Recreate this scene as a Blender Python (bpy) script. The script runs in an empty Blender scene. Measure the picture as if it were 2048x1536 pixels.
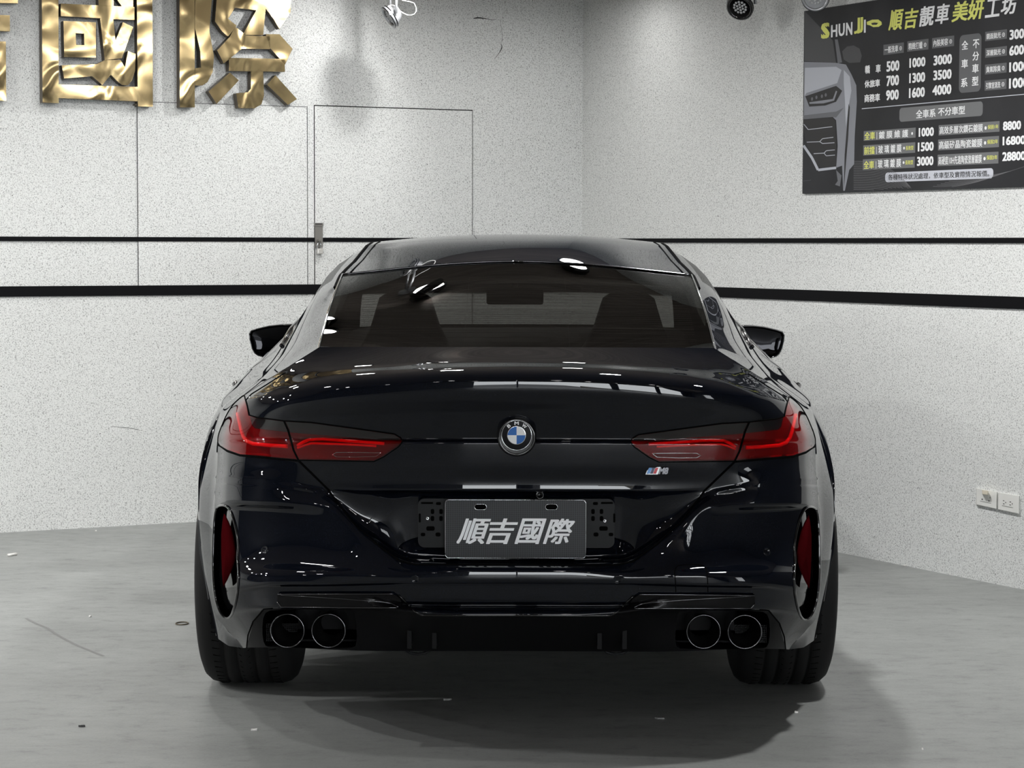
import bpy, bmesh, math, random
import numpy as np
from mathutils import Vector, Matrix
from mathutils.geometry import delaunay_2d_cdt

random.seed(7)
SC = bpy.context.scene
COL = SC.collection

# ------------------------------------------------------------------ camera
H = 1.36                      # eye height above the floor (m)
FPX = 4600.0                  # focal length in pixels of the 2048 px wide frame
ROLL = 0.0023
def _cam():
    x, y = 10.0, -280.0
    c, s = math.cos(-ROLL), math.sin(-ROLL)
    x, y = x*c - y*s, x*s + y*c
    pitch = -math.atan2(-y, FPX)
    yaw = math.atan2(x, FPX)
    m = Matrix.Rotation(yaw, 4, 'Z') @ Matrix.Rotation(math.pi/2 + pitch, 4, 'X') @ Matrix.Rotation(ROLL, 4, 'Z')
    return m
CAM_ROT = _cam()
cam_data = bpy.data.cameras.new('camera')
cam_data.lens = FPX/2048*36.0
cam_data.sensor_width = 36.0
cam_data.clip_end = 200
cam = bpy.data.objects.new('camera', cam_data)
cam.matrix_world = Matrix.Translation((0, 0, H)) @ CAM_ROT
COL.objects.link(cam)
SC.camera = cam
_R3 = CAM_ROT.to_3x3()
def ray(px, py):
    return _R3 @ Vector(((px-1024)/FPX, -(py-768)/FPX, -1.0))
def at(px, py, Y):
    """point of the place seen at a pixel, at distance Y along the room"""
    d = ray(px, py)
    k = Y/d.y
    return Vector((d.x*k, Y, H + d.z*k))

# ------------------------------------------------------------------ world, exposure
w = bpy.data.worlds.new('daylight_outside')
SC.world = w
w.use_nodes = True
w.node_tree.nodes['Background'].inputs[0].default_value = (0.93, 0.97, 1.0, 1)
w.node_tree.nodes['Background'].inputs[1].default_value = 13.0
SC.view_settings.view_transform = 'Standard'
SC.view_settings.look = 'None'
SC.view_settings.gamma = 1.0
SC.view_settings.use_curve_mapping = False
SC.view_settings.exposure = 0.0
SC.cycles.max_bounces = 8
SC.cycles.glossy_bounces = 4
SC.cycles.diffuse_bounces = 4
SC.cycles.transparent_max_bounces = 12
SC.cycles.sample_clamp_indirect = 4.0
SC.cycles.use_denoising = True
SC.cycles.caustics_reflective = False
SC.cycles.caustics_refractive = False

# ------------------------------------------------------------------ helpers
def bsdf(name, color, rough=0.5, metal=0.0, spec=0.5, coat=0.0, emit=None, estr=0.0):
    m = bpy.data.materials.new(name); m.use_nodes = True
    b = m.node_tree.nodes['Principled BSDF']
    b.inputs['Base Color'].default_value = (*color, 1)
    b.inputs['Roughness'].default_value = rough
    b.inputs['Metallic'].default_value = metal
    b.inputs['Specular IOR Level'].default_value = spec
    b.inputs['Coat Weight'].default_value = coat
    b.inputs['Coat Roughness'].default_value = 0.01
    if emit:
        b.inputs['Emission Color'].default_value = (*emit, 1)
        b.inputs['Emission Strength'].default_value = estr
    return m
def nodes(m):
    nt = m.node_tree
    return nt, nt.nodes, nt.links, nt.nodes['Principled BSDF']
def ramp(n, stops):
    r = n.new('ShaderNodeValToRGB')
    el = r.color_ramp.elements
    while len(el) < len(stops): el.new(0.5)
    for e, (p, c) in zip(el, stops):
        e.position = p
        e.color = (c, c, c, 1) if not isinstance(c, tuple) else (*c, 1)
    return r
def clear_film(name, tint, fres=1.5, rough=0.0, sheen=1.0):
    """coloured clear plastic or glass: see-through with a mirror sheen"""
    m = bpy.data.materials.new(name); m.use_nodes = True
    nt = m.node_tree; n = nt.nodes; l = nt.links
    n.remove(n['Principled BSDF'])
    out = n['Material Output']
    t = n.new('ShaderNodeBsdfTransparent'); t.inputs[0].default_value = (*tint, 1)
    g = n.new('ShaderNodeBsdfGlossy'); g.inputs[0].default_value = (1, 1, 1, 1); g.inputs['Roughness'].default_value = rough
    # mirror share rises towards grazing view, the same from both sides
    ge = n.new('ShaderNodeNewGeometry'); dt = n.new('ShaderNodeVectorMath'); dt.operation = 'DOT_PRODUCT'
    l.new(ge.outputs['Incoming'], dt.inputs[0]); l.new(ge.outputs['Normal'], dt.inputs[1])
    def mth(op, a, b=None):
        q = n.new('ShaderNodeMath'); q.operation = op; q.use_clamp = False
        for i, x in enumerate((a, b)):
            if x is None: continue
            if isinstance(x, (int, float)): q.inputs[i].default_value = x
            else: l.new(x, q.inputs[i])
        return q.outputs[0]
    f0 = ((fres-1)/(fres+1))**2
    c = mth('SUBTRACT', 1.0, mth('ABSOLUTE', dt.outputs['Value']))
    fr = mth('ADD', mth('MULTIPLY', mth('POWER', c, 5.0), (1.0-f0)*sheen), f0)
    mx = n.new('ShaderNodeMixShader')
    l.new(fr, mx.inputs[0]); l.new(t.outputs[0], mx.inputs[1]); l.new(g.outputs[0], mx.inputs[2])
    l.new(mx.outputs[0], out.inputs[0])
    return m

def wloc(o):
    p = Vector((0, 0, 0))
    while o is not None:
        p += o.location; o = o.parent
    return p
def obj(name, verts, faces, mat, parent=None, smooth=False, uv=None):
    off = wloc(parent) if parent else Vector((0, 0, 0))
    me = bpy.data.meshes.new(name)
    me.from_pydata([tuple(Vector(v)-off) for v in verts], [], [tuple(f) for f in faces])
    mats = mat if isinstance(mat, (list, tuple)) else [mat]
    for m in mats: me.materials.append(m)
    if smooth:
        me.polygons.foreach_set('use_smooth', [True]*len(me.polygons))
    me.update()
    o = bpy.data.objects.new(name, me)
    COL.objects.link(o)
    if parent: o.parent = parent
    return o
def empty(name, loc, parent=None):
    o = bpy.data.objects.new(name, None)
    o.empty_display_size = 0.1
    COL.objects.link(o)
    if parent:
        o.parent = parent
        o.location = Vector(loc) - wloc(parent)
    else:
        o.location = loc
    return o
def tag(o, label=None, cat=None, group=None, kind=None):
    if label: o['label'] = label
    if cat: o['category'] = cat
    if group: o['group'] = group
    if kind: o['kind'] = kind
    return o
def recalc(o):
    bm = bmesh.new(); bm.from_mesh(o.data)
    bmesh.ops.recalc_face_normals(bm, faces=bm.faces)
    bm.to_mesh(o.data); bm.free()
    return o
def bevel(o, w, seg=2):
    bm = bmesh.new(); bm.from_mesh(o.data)
    bmesh.ops.bevel(bm, geom=bm.edges[:], offset=w, segments=seg, affect='EDGES', profile=0.5)
    bm.to_mesh(o.data); bm.free()
    return o

class MB:
    """collects shapes that make one mesh"""
    def __init__(s): s.v = []; s.f = []
    def add(s, v, f):
        b = len(s.v); s.v += [Vector(p) for p in v]; s.f += [tuple(i+b for i in q) for q in f]
    def frame_box(s, o, ex, ey, ez):
        """box from corner o along three edge vectors"""
        o, ex, ey, ez = map(Vector, (o, ex, ey, ez))
        p = [o, o+ex, o+ex+ey, o+ey]; p += [q+ez for q in p]
        s.add(p, [(0, 3, 2, 1), (4, 5, 6, 7), (0, 1, 5, 4), (1, 2, 6, 5), (2, 3, 7, 6), (3, 0, 4, 7)])
    def box(s, a, b):
        a, b = Vector(a), Vector(b); d = b-a
        s.frame_box(a, (d.x, 0, 0), (0, d.y, 0), (0, 0, d.z))
    def tube(s, pts, r, n=8, cap=True, closed=False):
        pts = [Vector(p) for p in pts]; N = len(pts)
        rr = r if isinstance(r, (list, tuple)) else [r]*N
        rings = []; prev = None
        for i, p in enumerate(pts):
            a = pts[i-1] if (i > 0 or closed) else pts[0]
            b = pts[(i+1) % N] if (i < N-1 or closed) else pts[-1]
            t = (b-a)
            t = t.normalized() if t.length > 1e-9 else Vector((0, 0, 1))
            if prev is None:
                u = Vector((0, 0, 1)).cross(t)
                if u.length < 0.1: u = Vector((1, 0, 0)).cross(t)
            else:
                u = prev - t*prev.dot(t)
            u.normalize(); prev = u; v = t.cross(u)
            rings.append([p + (u*math.cos(2*math.pi*k/n) + v*math.sin(2*math.pi*k/n))*rr[i] for k in range(n)])
        base = len(s.v)
        for q in rings: s.v += q
        M = N if closed else N-1
        for i in range(M):
            for k in range(n):
                j = (i+1) % N
                s.f.append((base+i*n+k, base+i*n+(k+1) % n, base+j*n+(k+1) % n, base+j*n+k))
        if cap and not closed:
            s.f.append(tuple(base+k for k in reversed(range(n))))
            s.f.append(tuple(base+(N-1)*n+k for k in range(n)))
    def lathe(s, prof, origin, axis, n=32, up=(0, 0, 1)):
        """prof: (along axis, radius) pairs"""
        o = Vector(origin); a = Vector(axis).normalized()
        u = Vector(up) - a*Vector(up).dot(a)
        if u.length < 0.01: u = Vector((1, 0, 0)) - a*a.x
        u.normalize(); v = a.cross(u); base = len(s.v)
        for (h, r) in prof:
            for k in range(n):
                t = 2*math.pi*k/n
                s.v.append(o + a*h + (u*math.cos(t) + v*math.sin(t))*r)
        for i in range(len(prof)-1):
            for k in range(n):
                s.f.append((base+i*n+k, base+i*n+(k+1) % n, base+(i+1)*n+(k+1) % n, base+(i+1)*n+k))
    def prism(s, poly, dirv):
        """poly: 3D loop, extruded by dirv (walls and both caps)"""
        p = [Vector(q) for q in poly]; n = len(p); d = Vector(dirv)
        b = len(s.v); s.v += p + [q+d for q in p]
        s.f.append(tuple(b+i for i in range(n)))
        s.f.append(tuple(b+n+i for i in reversed(range(n))))
        for i in range(n):
            j = (i+1) % n
            s.f.append((b+i, b+n+i, b+n+j, b+j))
    def mirrored(s):
        m = MB(); m.v = [Vector((-p.x, p.y, p.z)) for p in s.v]; m.f = [tuple(reversed(q)) for q in s.f]
        return m
    def both(s):
        m = s.mirrored(); s.add(m.v, m.f); return s
    def build(s, name, mat, parent=None, smooth=False):
        return obj(name, s.v, s.f, mat, parent, smooth)

def text_shape(body, bold=0.0, shear=0.0, res=3, spacing=1.0):
    cu = bpy.data.curves.new('lettering', 'FONT')
    cu.body = body; cu.shear = shear; cu.resolution_u = res; cu.space_character = spacing
    o = bpy.data.objects.new('lettering', cu); COL.objects.link(o)
    dg = bpy.context.evaluated_depsgraph_get(); dg.update()
    e = o.evaluated_get(dg); m = e.to_mesh()
    v = np.array([tuple(p.co)[:2] for p in m.vertices]) if len(m.vertices) else np.zeros((0, 2))
    f = [tuple(p.vertices) for p in m.polygons]
    if bold > 0 and len(v):                       # heavier strokes: the outline repeated a hair to each side
        n = len(v); v0, f0 = v, f; v, f = [], []
        for i, (dx, dy) in enumerate(((bold, bold*.6), (-bold, bold*.6), (bold, -bold*.6), (-bold, -bold*.6), (bold, 0), (-bold, 0))):
            v.append(v0 + np.array([dx, dy])); f += [tuple(k+i*n for k in q) for q in f0]
        v = np.concatenate(v)
        lay = np.repeat(np.arange(6)*0.00004, n)
    else: lay = np.zeros(len(v))
    e.to_mesh_clear()
    bpy.data.objects.remove(o); bpy.data.curves.remove(cu)
    if len(v):
        lo, hi = v.min(0), v.max(0)
        v = np.concatenate([(v-lo)/np.maximum(hi-lo, 1e-6), lay[:, None]], 1)
    return v, f
# ------------------------------------------------------------------ the room: two walls meeting in a corner behind the car
CORNER = at(1164, 488.3, 12.17); CORNER.z = 0
_l = at(0, 485.6, 10.75); _l.z = 0
_r = at(2048, 490.4, 9.06); _r.z = 0
DL = (_l-CORNER).normalized()          # along the left wall, away from the corner
DR = (_r-CORNER).normalized()          # along the right wall, towards the viewer
UP = Vector((0, 0, 1))
NL = DL.cross(UP); NL = NL if NL.dot(-CORNER) > 0 else -NL      # into the room
NR = DR.cross(UP); NR = NR if NR.dot(-CORNER) > 0 else -NR
CEIL = 2.7
LEN_L, LEN_R = 10.5, 20.0
def rp(a, b, z=0.0):
    """room coordinates: a along the left wall, b along the right wall"""
    return CORNER + DL*a + DR*b + UP*z
def hit(px, py, N, off=0.0):
    """where the view through a pixel meets the wall with normal N (off = distance in front of it)"""
    d = ray(px, py); o = Vector((0, 0, H))
    k = (CORNER + N*off - o).dot(N)/d.dot(N)
    return o + d*k
def on_l(px, py, off=0.0): return hit(px, py, NL, off)
def on_r(px, py, off=0.0): return hit(px, py, NR, off)

def wall_material():
    m = bsdf('speckled_wall_paint', (0.7, 0.7, 0.7), 0.75)
    nt, n, l, b = nodes(m)
    tc = n.new('ShaderNodeTexCoord')
    def noise(scale, det, rough=0.5):
        t = n.new('ShaderNodeTexNoise'); t.inputs['Scale'].default_value = scale
        t.inputs['Detail'].default_value = det; t.inputs['Roughness'].default_value = rough
        l.new(tc.outputs['Object'], t.inputs['Vector']); return t
    a = noise(185, 2.0, 0.6); r1 = ramp(n, [(0.27, 0.22), (0.39, 0.56), (0.48, 0.77), (0.66, 0.86)])
    l.new(a.outputs['Fac'], r1.inputs[0])
    c = noise(110, 1.0); r2 = ramp(n, [(0.20, 0.12), (0.25, 1.0)])
    l.new(c.outputs['Fac'], r2.inputs[0])
    d = noise(0.9, 3.0); r3 = ramp(n, [(0.3, 0.93), (0.7, 1.0)])
    l.new(d.outputs['Fac'], r3.inputs[0])
    mu = n.new('ShaderNodeMix'); mu.data_type = 'RGBA'; mu.blend_type = 'MULTIPLY'; mu.inputs[0].default_value = 1
    l.new(r1.outputs[0], mu.inputs[6]); l.new(r2.outputs[0], mu.inputs[7])
    m2 = n.new('ShaderNodeMix'); m2.data_type = 'RGBA'; m2.blend_type = 'MULTIPLY'; m2.inputs[0].default_value = 1
    l.new(mu.outputs[2], m2.inputs[6]); l.new(r3.outputs[0], m2.inputs[7])
    m3 = n.new('ShaderNodeMix'); m3.data_type = 'RGBA'; m3.blend_type = 'MULTIPLY'; m3.inputs[0].default_value = 1
    m3.inputs[7].default_value = (0.985, 1.0, 0.985, 1)
    l.new(m2.outputs[2], m3.inputs[6])
    l.new(m3.outputs[2], b.inputs['Base Color'])
    bp = n.new('ShaderNodeBump'); bp.inputs['Strength'].default_value = 0.25; bp.inputs['Distance'].default_value = 0.003
    l.new(a.outputs['Fac'], bp.inputs['Height']); l.new(bp.outputs[0], b.inputs['Normal'])
    return m
M_WALL = wall_material()
def floor_material():
    m = bsdf('grey_epoxy_floor', (0.2, 0.2, 0.2), 0.42, spec=0.35)
    nt, n, l, b = nodes(m)
    tc = n.new('ShaderNodeTexCoord')
    mp = n.new('ShaderNodeMapping'); mp.inputs['Scale'].default_value = (1.0, 1.6, 1.0)
    l.new(tc.outputs['Object'], mp.inputs[0])
    def noise(scale, det, rough):
        t = n.new('ShaderNodeTexNoise'); t.inputs['Scale'].default_value = scale
        t.inputs['Detail'].default_value = det; t.inputs['Roughness'].default_value = rough
        l.new(mp.outputs[0], t.inputs['Vector']); return t
    a = noise(1.3, 6, 0.6); ra = ramp(n, [(0.3, 0.25), (0.7, 0.32)]); l.new(a.outputs[0], ra.inputs[0])
    c = noise(9, 8, 0.75); rc = ramp(n, [(0.28, 0.72), (0.46, 1.0), (0.7, 1.06)]); l.new(c.outputs[0], rc.inputs[0])
    s = noise(120, 2, 0.5); rs = ramp(n, [(0.3, 0.86), (0.5, 1.0)]); l.new(s.outputs[0], rs.inputs[0])
    m1 = n.new('ShaderNodeMix'); m1.data_type = 'RGBA'; m1.blend_type = 'MULTIPLY'; m1.inputs[0].default_value = 1
    l.new(ra.outputs[0], m1.inputs[6]); l.new(rc.outputs[0], m1.inputs[7])
    m2 = n.new('ShaderNodeMix'); m2.data_type = 'RGBA'; m2.blend_type = 'MULTIPLY'; m2.inputs[0].default_value = 1
    l.new(m1.outputs[2], m2.inputs[6]); l.new(rs.outputs[0], m2.inputs[7])
    m3 = n.new('ShaderNodeMix'); m3.data_type = 'RGBA'; m3.blend_type = 'MULTIPLY'; m3.inputs[0].default_value = 1
    m3.inputs[7].default_value = (0.965, 1.0, 0.975, 1)
    l.new(m2.outputs[2], m3.inputs[6])
    l.new(m3.outputs[2], b.inputs['Base Color'])
    rr = ramp(n, [(0.3, 0.5), (0.7, 0.36)]); l.new(c.outputs[0], rr.inputs[0]); l.new(rr.outputs[0], b.inputs['Roughness'])
    bp = n.new('ShaderNodeBump'); bp.inputs['Strength'].default_value = 0.15; bp.inputs['Distance'].default_value = 0.004
    l.new(c.outputs[0], bp.inputs['Height']); l.new(bp.outputs[0], b.inputs['Normal'])
    return m
M_FLOOR = floor_material()
def ceiling_material():
    m = bsdf('dark_brown_ceiling_boards', (0.05, 0.042, 0.038), 0.7)
    nt, n, l, b = nodes(m)
    tc = n.new('ShaderNodeTexCoord')
    mp = n.new('ShaderNodeMapping'); mp.inputs['Scale'].default_value = (0.6, 9.0, 1.0)
    t = n.new('ShaderNodeTexNoise'); t.inputs['Scale'].default_value = 3; t.inputs['Detail'].default_value = 5
    r = ramp(n, [(0.3, (0.19, 0.158, 0.138)), (0.7, (0.30, 0.254, 0.224))])
    l.new(tc.outputs['Object'], mp.inputs[0]); l.new(mp.outputs[0], t.inputs[0]); l.new(t.outputs[0], r.inputs[0])
    l.new(r.outputs[0], b.inputs['Base Color'])
    return m
M_CEIL = ceiling_material()
M_BLACK = bsdf('matt_black_paint', (0.004, 0.004, 0.005), 0.6, spec=0.1)
M_GAP = bsdf('dark_gap', (0.004, 0.004, 0.004), 0.8)
M_DARKWALL = bsdf('dark_rear_wall', (0.04, 0.04, 0.045), 0.7)
M_FRAME = bsdf('dark_window_frame', (0.03, 0.03, 0.035), 0.5)

T = 0.2
def wall_with_holes(name, O, D, N, length, height, holes, mat):
    """wall slab along D, thickness T behind the face, rectangular openings (s0, s1, z0, z1)"""
    xs = sorted({0.0, length, *[h[0] for h in holes], *[h[1] for h in holes]})
    zs = sorted({0.0, height, *[h[2] for h in holes], *[h[3] for h in holes]})
    m = MB()
    for i in range(len(xs)-1):
        for j in range(len(zs)-1):
            cx, cz = (xs[i]+xs[i+1])/2, (zs[j]+zs[j+1])/2
            if any(h[0] < cx < h[1] and h[2] < cz < h[3] for h in holes): continue
            m.frame_box(O + D*xs[i] + UP*zs[j], D*(xs[i+1]-xs[i]), -N*T, UP*(zs[j+1]-zs[j]))
    o = m.build(name, mat); recalc(o)
    return tag(o, kind='structure')
mf = MB(); mf.frame_box(rp(-0.3, -0.3, -0.2), DL*(LEN_L+0.6), DR*(LEN_R+0.5), UP*0.2)
tag(recalc(mf.build('floor', M_FLOOR)), kind='structure')
mf = MB(); mf.frame_box(rp(-0.3, -0.3, CEIL), DL*(LEN_L+0.6), DR*(LEN_R+0.6), UP*0.2)
tag(recalc(mf.build('ceiling', M_CEIL)), kind='structure')
wall_with_holes('wall_left', CORNER, DL, NL, LEN_L, CEIL, [], M_WALL)
WIN = [(7.4, 10.2, 1.05, 2.3)]
wall_with_holes('wall_right', CORNER, DR, NR, 5.2, CEIL, [], M_WALL)
wall_with_holes('wall_right_rear', CORNER + DR*5.2, DR, NR, LEN_R-5.2, CEIL, WIN, M_DARKWALL)
wall_with_holes('wall_far', CORNER + DL*LEN_L, DR, -DL, LEN_R, CEIL, [(16.6, 19.4, 0.0, 2.3)], M_DARKWALL)
DOORS = [(1.2, 3.6, 0.0, 2.3), (4.0, 6.4, 0.0, 2.3), (6.8, 10.3, 0.0, 2.3)]
wall_with_holes('wall_entrance', CORNER + DR*LEN_R, DL, -DR, LEN_L, CEIL, DOORS, M_DARKWALL)
# gridded windows in the right wall, far behind the viewer
for i, (s0, s1, z0, z1) in enumerate(WIN):
    m = MB()
    nx, nz = 5, 4
    for k in range(nx+1):
        s = s0 + (s1-s0)*k/nx
        m.frame_box(CORNER + DR*(s+5.2-0.02) + UP*z0 - NR*0.12, DR*0.04, NR*0.05, UP*(z1-z0))
    for k in range(nz+1):
        z = z0 + (z1-z0)*k/nz
        m.frame_box(CORNER + DR*(s0+5.2) + UP*(z-0.02) - NR*0.13, DR*(s1-s0), NR*0.04, UP*0.04)
    tag(recalc(m.build('window_%d' % (i+1), M_FRAME)), kind='structure')
M_ASPHALT = bsdf('asphalt', (0.05, 0.05, 0.052), 0.8)
mf = MB(); mf.frame_box(rp(-30, LEN_R+0.2, -0.25), DL*60, DR*40, UP*0.2)
tag(recalc(mf.build('floor_street', M_ASPHALT)), kind='structure')
# low unseen block in the street, height set so sky reflects above it
M_STREET = bsdf('street_block_grey', (0.16, 0.15, 0.13), 0.8)
m = MB(); m.frame_box(rp(-1, LEN_R+8.6, 0), DL*12, DR*0.2, UP*0.75)
tag(recalc(m.build('street_block', M_STREET)), kind='structure')

# black painted stripes and flush doors on the visible walls
def wall_strip(name, O, D, N, s0, s1, z0, z1, mat, thick=0.003, lift=0.0):
    m = MB(); m.frame_box(O + D*s0 + UP*z0 + N*lift, D*(s1-s0), N*thick, UP*(z1-z0))
    return recalc(m.build(name, mat))
def sl(px, py): return (on_l(px, py)-CORNER).dot(DL)
def sr(px, py): return (on_r(px, py)-CORNER).dot(DR)
Z_THIN = (1.3685, 1.3895); Z_THICK = (1.1085, 1.157)
k = 1
for O, D, N, L in ((CORNER, DL, NL, LEN_L), (CORNER, DR, NR, 5.2)):
    for (z0, z1) in (Z_THIN, Z_THICK):
        tag(wall_strip('trim_%d' % k, O, D, N, 0.0, L, z0, z1, M_BLACK, 0.003, 0.006), kind='structure'); k += 1
def leaf_door(name, pxl, pxr, pyt, bottom=0.03, gw=0.0022, top=0.0025):
    sA, sB = sl(pxl, pyt), sl(pxr, pyt+8)
    s0, s1 = min(sA, sB), max(sA, sB)
    zt = on_l((pxl+pxr)/2, pyt+4).z
    o = wall_strip(name, CORNER, DL, NL, s0, s1, bottom, zt, M_WALL, 0.005)
    tag(o, kind='structure')
    g = MB()
    for (a, b, c, d) in ((s0-gw, s0, bottom, zt), (s1, s1+gw, bottom, zt), (s0-gw, s1+gw, zt, zt+top)):
        g.frame_box(CORNER + DL*a + UP*c + NL*0.0003, DL*(b-a), NL*0.0052, UP*(d-c))
    gp = recalc(g.build('door_gap', M_GAP, o))
    return o, s0, s1, zt
door1, d1a, d1b, d1z = leaf_door('door_1', 628.5, 943.5, 213, 0.03, 0.0024, 0.005)
door2, d2a, d2b, d2z = leaf_door('door_2', 274, 613, 205, 1.13, 0.0018, 0.0022)
# thin strip of plaster between the doors, a little proud
tag(wall_strip('trim_5', CORNER, DL, NL, d1b+0.004, d2a-0.004, 0.03, d1z, M_WALL, 0.0035), kind='structure')
# hairline crack in the plaster
def crack(pts, rs, parent):
    m = MB(); m.tube([on_l(x, y, 0.0008) for x, y in pts], [r for r in rs], 5)
    return m.build('crack', M_GAP, parent)
W_LEFT = bpy.data.objects['wall_left']
m = MB(); m.tube([on_l(x, y, 0.001) for x, y in ((60, 1069), (120, 1065.5), (250, 1058.5), (400, 1049.5), (520, 1043))], [.0005, .003, .005, .006, .006], 6)
m.build('floor_gap', M_GAP, W_LEFT)
crack([(947, 37), (955, 35.5), (962, 36), (975, 38), (985, 40), (992, 39)], [.002, .0035, .003, .0013, .0012, .0008], W_LEFT)
crack([(224, 853), (240, 854), (256, 855.5), (268, 857.5), (278, 859.5)], [.0004, .0005, .0008, .0008, .0003], W_LEFT)
crack([(1002, 38), (1001, 48), (1003, 56), (1005, 70), (1004, 84)], [.0006]*5, W_LEFT)
crack([(1002, 88), (1004, 93), (1002, 100), (999, 105), (993, 113), (988, 119)], [.001, .0018, .0022, .0014, .0008, .0005], W_LEFT)

# ------------------------------------------------------------------ ceiling lamps
M_LAMPBODY = bsdf('black_lamp_housing', (0.008, 0.008, 0.009), 0.25, coat=0.5)
M_LAMPGLOW = bsdf('lit_lamp_disc', (1, 1, 1), 0.4, emit=(1.0, 0.985, 0.96), estr=38.0)
def add_light(parent, loc, aim, watts, radius):
    li = bpy.data.lights.new('lamp_light', 'AREA')
    li.energy = watts; li.shape = 'DISK'; li.size = radius*2
    li.color = (1.0, 0.993, 0.98)
    lo = bpy.data.objects.new('lamp_light', li)
    lo.rotation_euler = Vector(aim).to_track_quat('-Z', 'Y').to_euler()
    COL.objects.link(lo)
    lo.parent = parent; lo.location = Vector(loc) - wloc(parent)
    return lo
def down_lamp(name, p, aim, watts, label, group, radius=0.07, rr=0.09):
    p = Vector(p); a = Vector(aim).normalized()
    t = tag(empty(name, (p.x, p.y, CEIL)), label, 'ceiling lamp', group)
    m = MB(); m.lathe([(-0.055, 0.03), (-0.05, rr*0.8), (-0.02, rr), (0.0, rr), (0.0, rr*0.86), (-0.012, rr*0.84)], p, a, 24)
    m.build('lamp_housing', M_LAMPBODY, t, True)
    g = MB(); g.lathe([(-0.012, rr*0.84), (-0.010, 0.0005)], p, a, 24)
    g.build('lamp_disc', M_LAMPGLOW, t, True)
    add_light(t, p + a*0.004, a, watts, radius)
    return t
# rows of downlights set nearly flush in the ceiling
LAMPS = [(0.40, 0.76, 0.7), (1.3, 0.72, 1.5), (2.05, 1.15, 2), (2.9, 0.75, 2), (3.9, 0.75, 2), (5.0, 0.8, 2)]
LAMPS += [(1.8, 1.9, 15)] + [(a, 1.9, 19) for a in (3.4, 5.0, 6.6, 8.4)] + [(1.7, 3.6, 50), (1.7, 5.4, 36)]
LAMPS += [(4.6, 4.4, 9), (6.6, 3.6, 60), (7.6, 2.9, 90), (9.2, 3.4, 80), (7.4, 6.6, 14), (9.2, 7.0, 12)]
for b in (9.4, 11.4, 13.6, 16.0):
    for a in (3.0, 4.8, 6.6, 8.6):
        LAMPS.append((a, b, 6))
for i, (a, b, wt) in enumerate(LAMPS):
    p = rp(a, b, CEIL-0.06)
    down_lamp('ceiling_lamp', p, (0, 0, -1), wt, 'round black downlight set in the brown ceiling', 'downlights in the ceiling')

# one narrow spotlight beside the hanging one throws its beam, and the hanging one's shadow, onto the left wall
_S = at(776, 36, 11.1); _B = on_l(683, 188)
_k = (CEIL-0.09-_S.z)/(_S.z-_B.z)
_P = _S + (_S-_B)*_k
t = down_lamp('ceiling_lamp', _P, (on_l(520, 260)-_P), 1.0, 'round black downlight tilted towards the gold characters', 'downlights in the ceiling')
for c_ in t.children:
    if c_.type == 'LIGHT':
        li = bpy.data.lights.new('lamp_light', 'SPOT'); li.energy = 19; li.spot_size = math.radians(105); li.spot_blend = 0.8; li.shadow_soft_size = 0.022; li.color = (1.0, 0.993, 0.98)
        c_.data = li
# ------------------------------------------------------------------ the car: surfaces
D0 = 6.0                       # rearmost point of the bumper
CX = 1034.0                    # pixel column of the car's centre line
def slopes(x, y):
    """monotone cubic slopes along axis 0"""
    h = np.diff(x).reshape(-1, *([1]*(y.ndim-1))); d = np.diff(y, axis=0)/h
    m = np.zeros_like(y)
    w1 = 2*h[1:]+h[:-1]; w2 = h[1:]+2*h[:-1]
    same = (d[1:]*d[:-1]) > 0
    with np.errstate(divide='ignore', invalid='ignore'):
        mm = (w1+w2)/(w1/d[:-1]+w2/d[1:])
    m[1:-1] = np.where(same, mm, 0.0)
    m[0] = d[0]; m[-1] = d[-1]
    return m
def hermite(x, y, m, q):
    x = np.asarray(x, float); q = np.clip(np.asarray(q, float), x[0], x[-1])
    i = np.clip(np.searchsorted(x, q, side='right')-1, 0, len(x)-2)
    h = (x[i+1]-x[i]); t = (q-x[i])/h
    sh = (-1,)+(1,)*(y.ndim-1)
    t = t.reshape(sh); h = h.reshape(sh)
    return ((1+2*t)*(1-t)**2*y[i] + t*(1-t)**2*h*m[i] + t*t*(3-2*t)*y[i+1] + t*t*(t-1)*h*m[i+1])
def pchip(x, y, q):
    x = np.asarray(x, float); y = np.asarray(y, float)
    return hermite(x, y, slopes(x, y), np.atleast_1d(q))

FR = np.array([0, .17, .34, .5, .64, .8, .9, .96, 1.0])
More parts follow.
